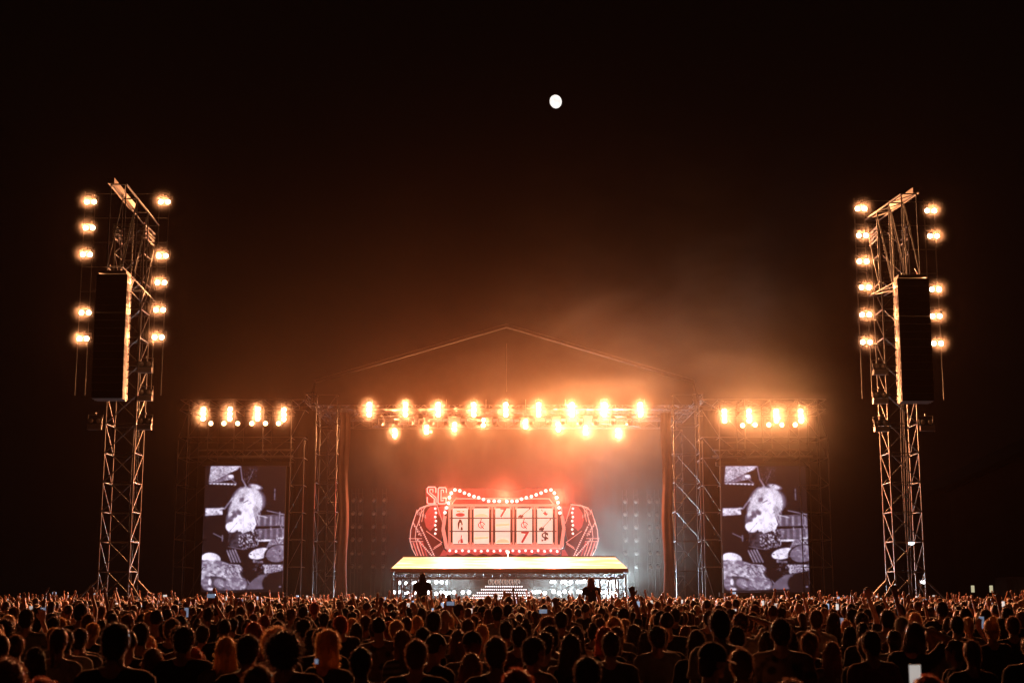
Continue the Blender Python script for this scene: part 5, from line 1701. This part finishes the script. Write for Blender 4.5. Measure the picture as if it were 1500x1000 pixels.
m, nt, pv = vol_mat('stage_smoke', (.97, .93, .84), 0, .5)
tc = nt.nodes.new('ShaderNodeTexCoord')
def blob(c, r):
    s = nt.nodes.new('ShaderNodeVectorMath'); s.operation = 'SUBTRACT'; s.inputs[1].default_value = c
    nt.links.new(tc.outputs['Object'], s.inputs[0])
    d = nt.nodes.new('ShaderNodeVectorMath'); d.operation = 'DIVIDE'; d.inputs[1].default_value = r
    nt.links.new(s.outputs[0], d.inputs[0])
    l = nt.nodes.new('ShaderNodeVectorMath'); l.operation = 'LENGTH'; nt.links.new(d.outputs[0], l.inputs[0])
    mr = nt.nodes.new('ShaderNodeMapRange'); mr.interpolation_type = 'SMOOTHSTEP'
    mr.inputs['From Min'].default_value = 1; mr.inputs['From Max'].default_value = 0
    nt.links.new(l.outputs['Value'], mr.inputs['Value'])
    return mr.outputs[0]
def mth(op, a, c):
    n = nt.nodes.new('ShaderNodeMath'); n.operation = op
    for k, v in enumerate((a, c)):
        if isinstance(v, (int, float)): n.inputs[k].default_value = v
        else: nt.links.new(v, n.inputs[k])
    return n.outputs[0]
nz = nt.nodes.new('ShaderNodeTexNoise'); nz.inputs['Scale'].default_value = .17; nz.inputs['Detail'].default_value = 7; nz.inputs['Roughness'].default_value = .58; nz.inputs['Distortion'].default_value = 1.1
nt.links.new(tc.outputs['Object'], nz.inputs['Vector'])
nr = nt.nodes.new('ShaderNodeMapRange'); nr.inputs['From Min'].default_value = .40; nr.inputs['From Max'].default_value = .66; nr.inputs['To Min'].default_value = .07; nr.inputs['To Max'].default_value = 1.1
nt.links.new(nz.outputs['Fac'], nr.inputs['Value'])
acc = None
for c, r, k in (((0, 84, 11), (18, 8, 8), .018), ((5, 82, 12), (11, 8, 9), .023), ((10, 80, 17), (9, 8, 10), .010), ((7.8, 84, 3.6), (5.5, 7, 5), .040), ((16, 80, 10), (6, 6, 6), .016), ((-2, 86, 5), (13, 6, 5), .016), ((-7, 84, 9), (6, 6, 6), .014), ((0, 82, 2.6), (7, 5, 2.4), .022)):
    v = mth('MULTIPLY', blob(c, r), k)
    acc = v if acc is None else mth('ADD', acc, v)
n2 = nt.nodes.new('ShaderNodeTexNoise'); n2.inputs['Scale'].default_value = .20; n2.inputs['Detail'].default_value = 8; n2.inputs['Roughness'].default_value = .6; n2.inputs['Distortion'].default_value = .8
mp2 = nt.nodes.new('ShaderNodeMapping'); mp2.inputs['Rotation'].default_value = (0, R(-35), 0); mp2.inputs['Scale'].default_value = (.7, 1, 1.3)
nt.links.new(tc.outputs['Object'], mp2.inputs[0]); nt.links.new(mp2.outputs[0], n2.inputs['Vector'])
nr2 = nt.nodes.new('ShaderNodeMapRange'); nr2.inputs['From Min'].default_value = .44; nr2.inputs['From Max'].default_value = .70; nr2.inputs['To Min'].default_value = .18; nr2.inputs['To Max'].default_value = 1.25
nt.links.new(n2.outputs['Fac'], nr2.inputs['Value'])
acc2 = None
for c, r, k in (((6.5, 76, 15), (12, 6, 9), .024), ((9, 75, 20), (12, 6, 11), .028), ((14.5, 77, 12), (6, 5, 4), .026), ((4, 82, 9), (12, 7, 6), .018)):
    v = mth('MULTIPLY', blob(c, r), k)
    acc2 = v if acc2 is None else mth('ADD', acc2, v)
nt.links.new(mth('MULTIPLY', mth('ADD', mth('MULTIPLY', acc, nr.outputs[0]), mth('MULTIPLY', acc2, nr2.outputs[0])), .34), pv.inputs['Density'])
m.cycles.volume_step_rate = 1.0
b = MB(); b.box((2, 82, 14.5), (44, 21, 28.6))
o = b.build('smoke_or_halo', m); tag(o, kind='stuff')
m, nt, pv = vol_mat('glow_tinted_haze_over_stage', (1, .56, .33), 0, .6)  # broad haze; the redder tone of the dim glow is put into its colour
tc = nt.nodes.new('ShaderNodeTexCoord')
nz = nt.nodes.new('ShaderNodeTexNoise'); nz.inputs['Scale'].default_value = .07; nz.inputs['Detail'].default_value = 3
nt.links.new(tc.outputs['Object'], nz.inputs['Vector'])
nr = nt.nodes.new('ShaderNodeMapRange'); nr.inputs['From Min'].default_value = .3; nr.inputs['From Max'].default_value = .7; nr.inputs['To Min'].default_value = .6; nr.inputs['To Max'].default_value = 1.3
nt.links.new(nz.outputs['Fac'], nr.inputs['Value'])
d0 = mth('ADD', mth('MULTIPLY', blob((0, 70, 13), (34, 13, 25)), .0008), mth('MULTIPLY', blob((4, 72, 13), (22, 9, 14)), .0006))
nt.links.new(mth('MULTIPLY', d0, nr.outputs[0]), pv.inputs['Density'])
m.cycles.volume_step_rate = 2.0
b = MB(); b.box((0, 70, 18.5), (68, 26, 37.6))
o = b.build('smoke_or_halo', m); tag(o, kind='stuff')

# added halo volumes imitating lens bloom round each burning lamp
def halo_mesh():
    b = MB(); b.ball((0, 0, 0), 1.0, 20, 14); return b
HALO = {}
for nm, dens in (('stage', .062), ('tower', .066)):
    m, nt, pv = vol_mat('lamp_bloom_halo_' + nm, (1, .93, .88), 0, .35)
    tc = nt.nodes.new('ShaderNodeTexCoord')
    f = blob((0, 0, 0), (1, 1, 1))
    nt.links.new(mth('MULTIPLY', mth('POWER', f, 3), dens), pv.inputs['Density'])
    HALO[nm] = halo_mesh().mesh('smoke_or_halo', m)
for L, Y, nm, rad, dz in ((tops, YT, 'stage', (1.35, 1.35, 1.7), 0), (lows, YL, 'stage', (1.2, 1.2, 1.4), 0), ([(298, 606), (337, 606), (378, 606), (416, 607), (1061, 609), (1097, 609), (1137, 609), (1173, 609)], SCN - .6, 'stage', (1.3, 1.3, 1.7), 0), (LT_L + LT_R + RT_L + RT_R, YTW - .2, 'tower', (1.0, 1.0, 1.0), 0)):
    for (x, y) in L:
        o = bpy.data.objects.new('smoke_or_halo', HALO[nm]); col.objects.link(o)  # added volume for the lamp's bloom, apart from the drifting stage smoke
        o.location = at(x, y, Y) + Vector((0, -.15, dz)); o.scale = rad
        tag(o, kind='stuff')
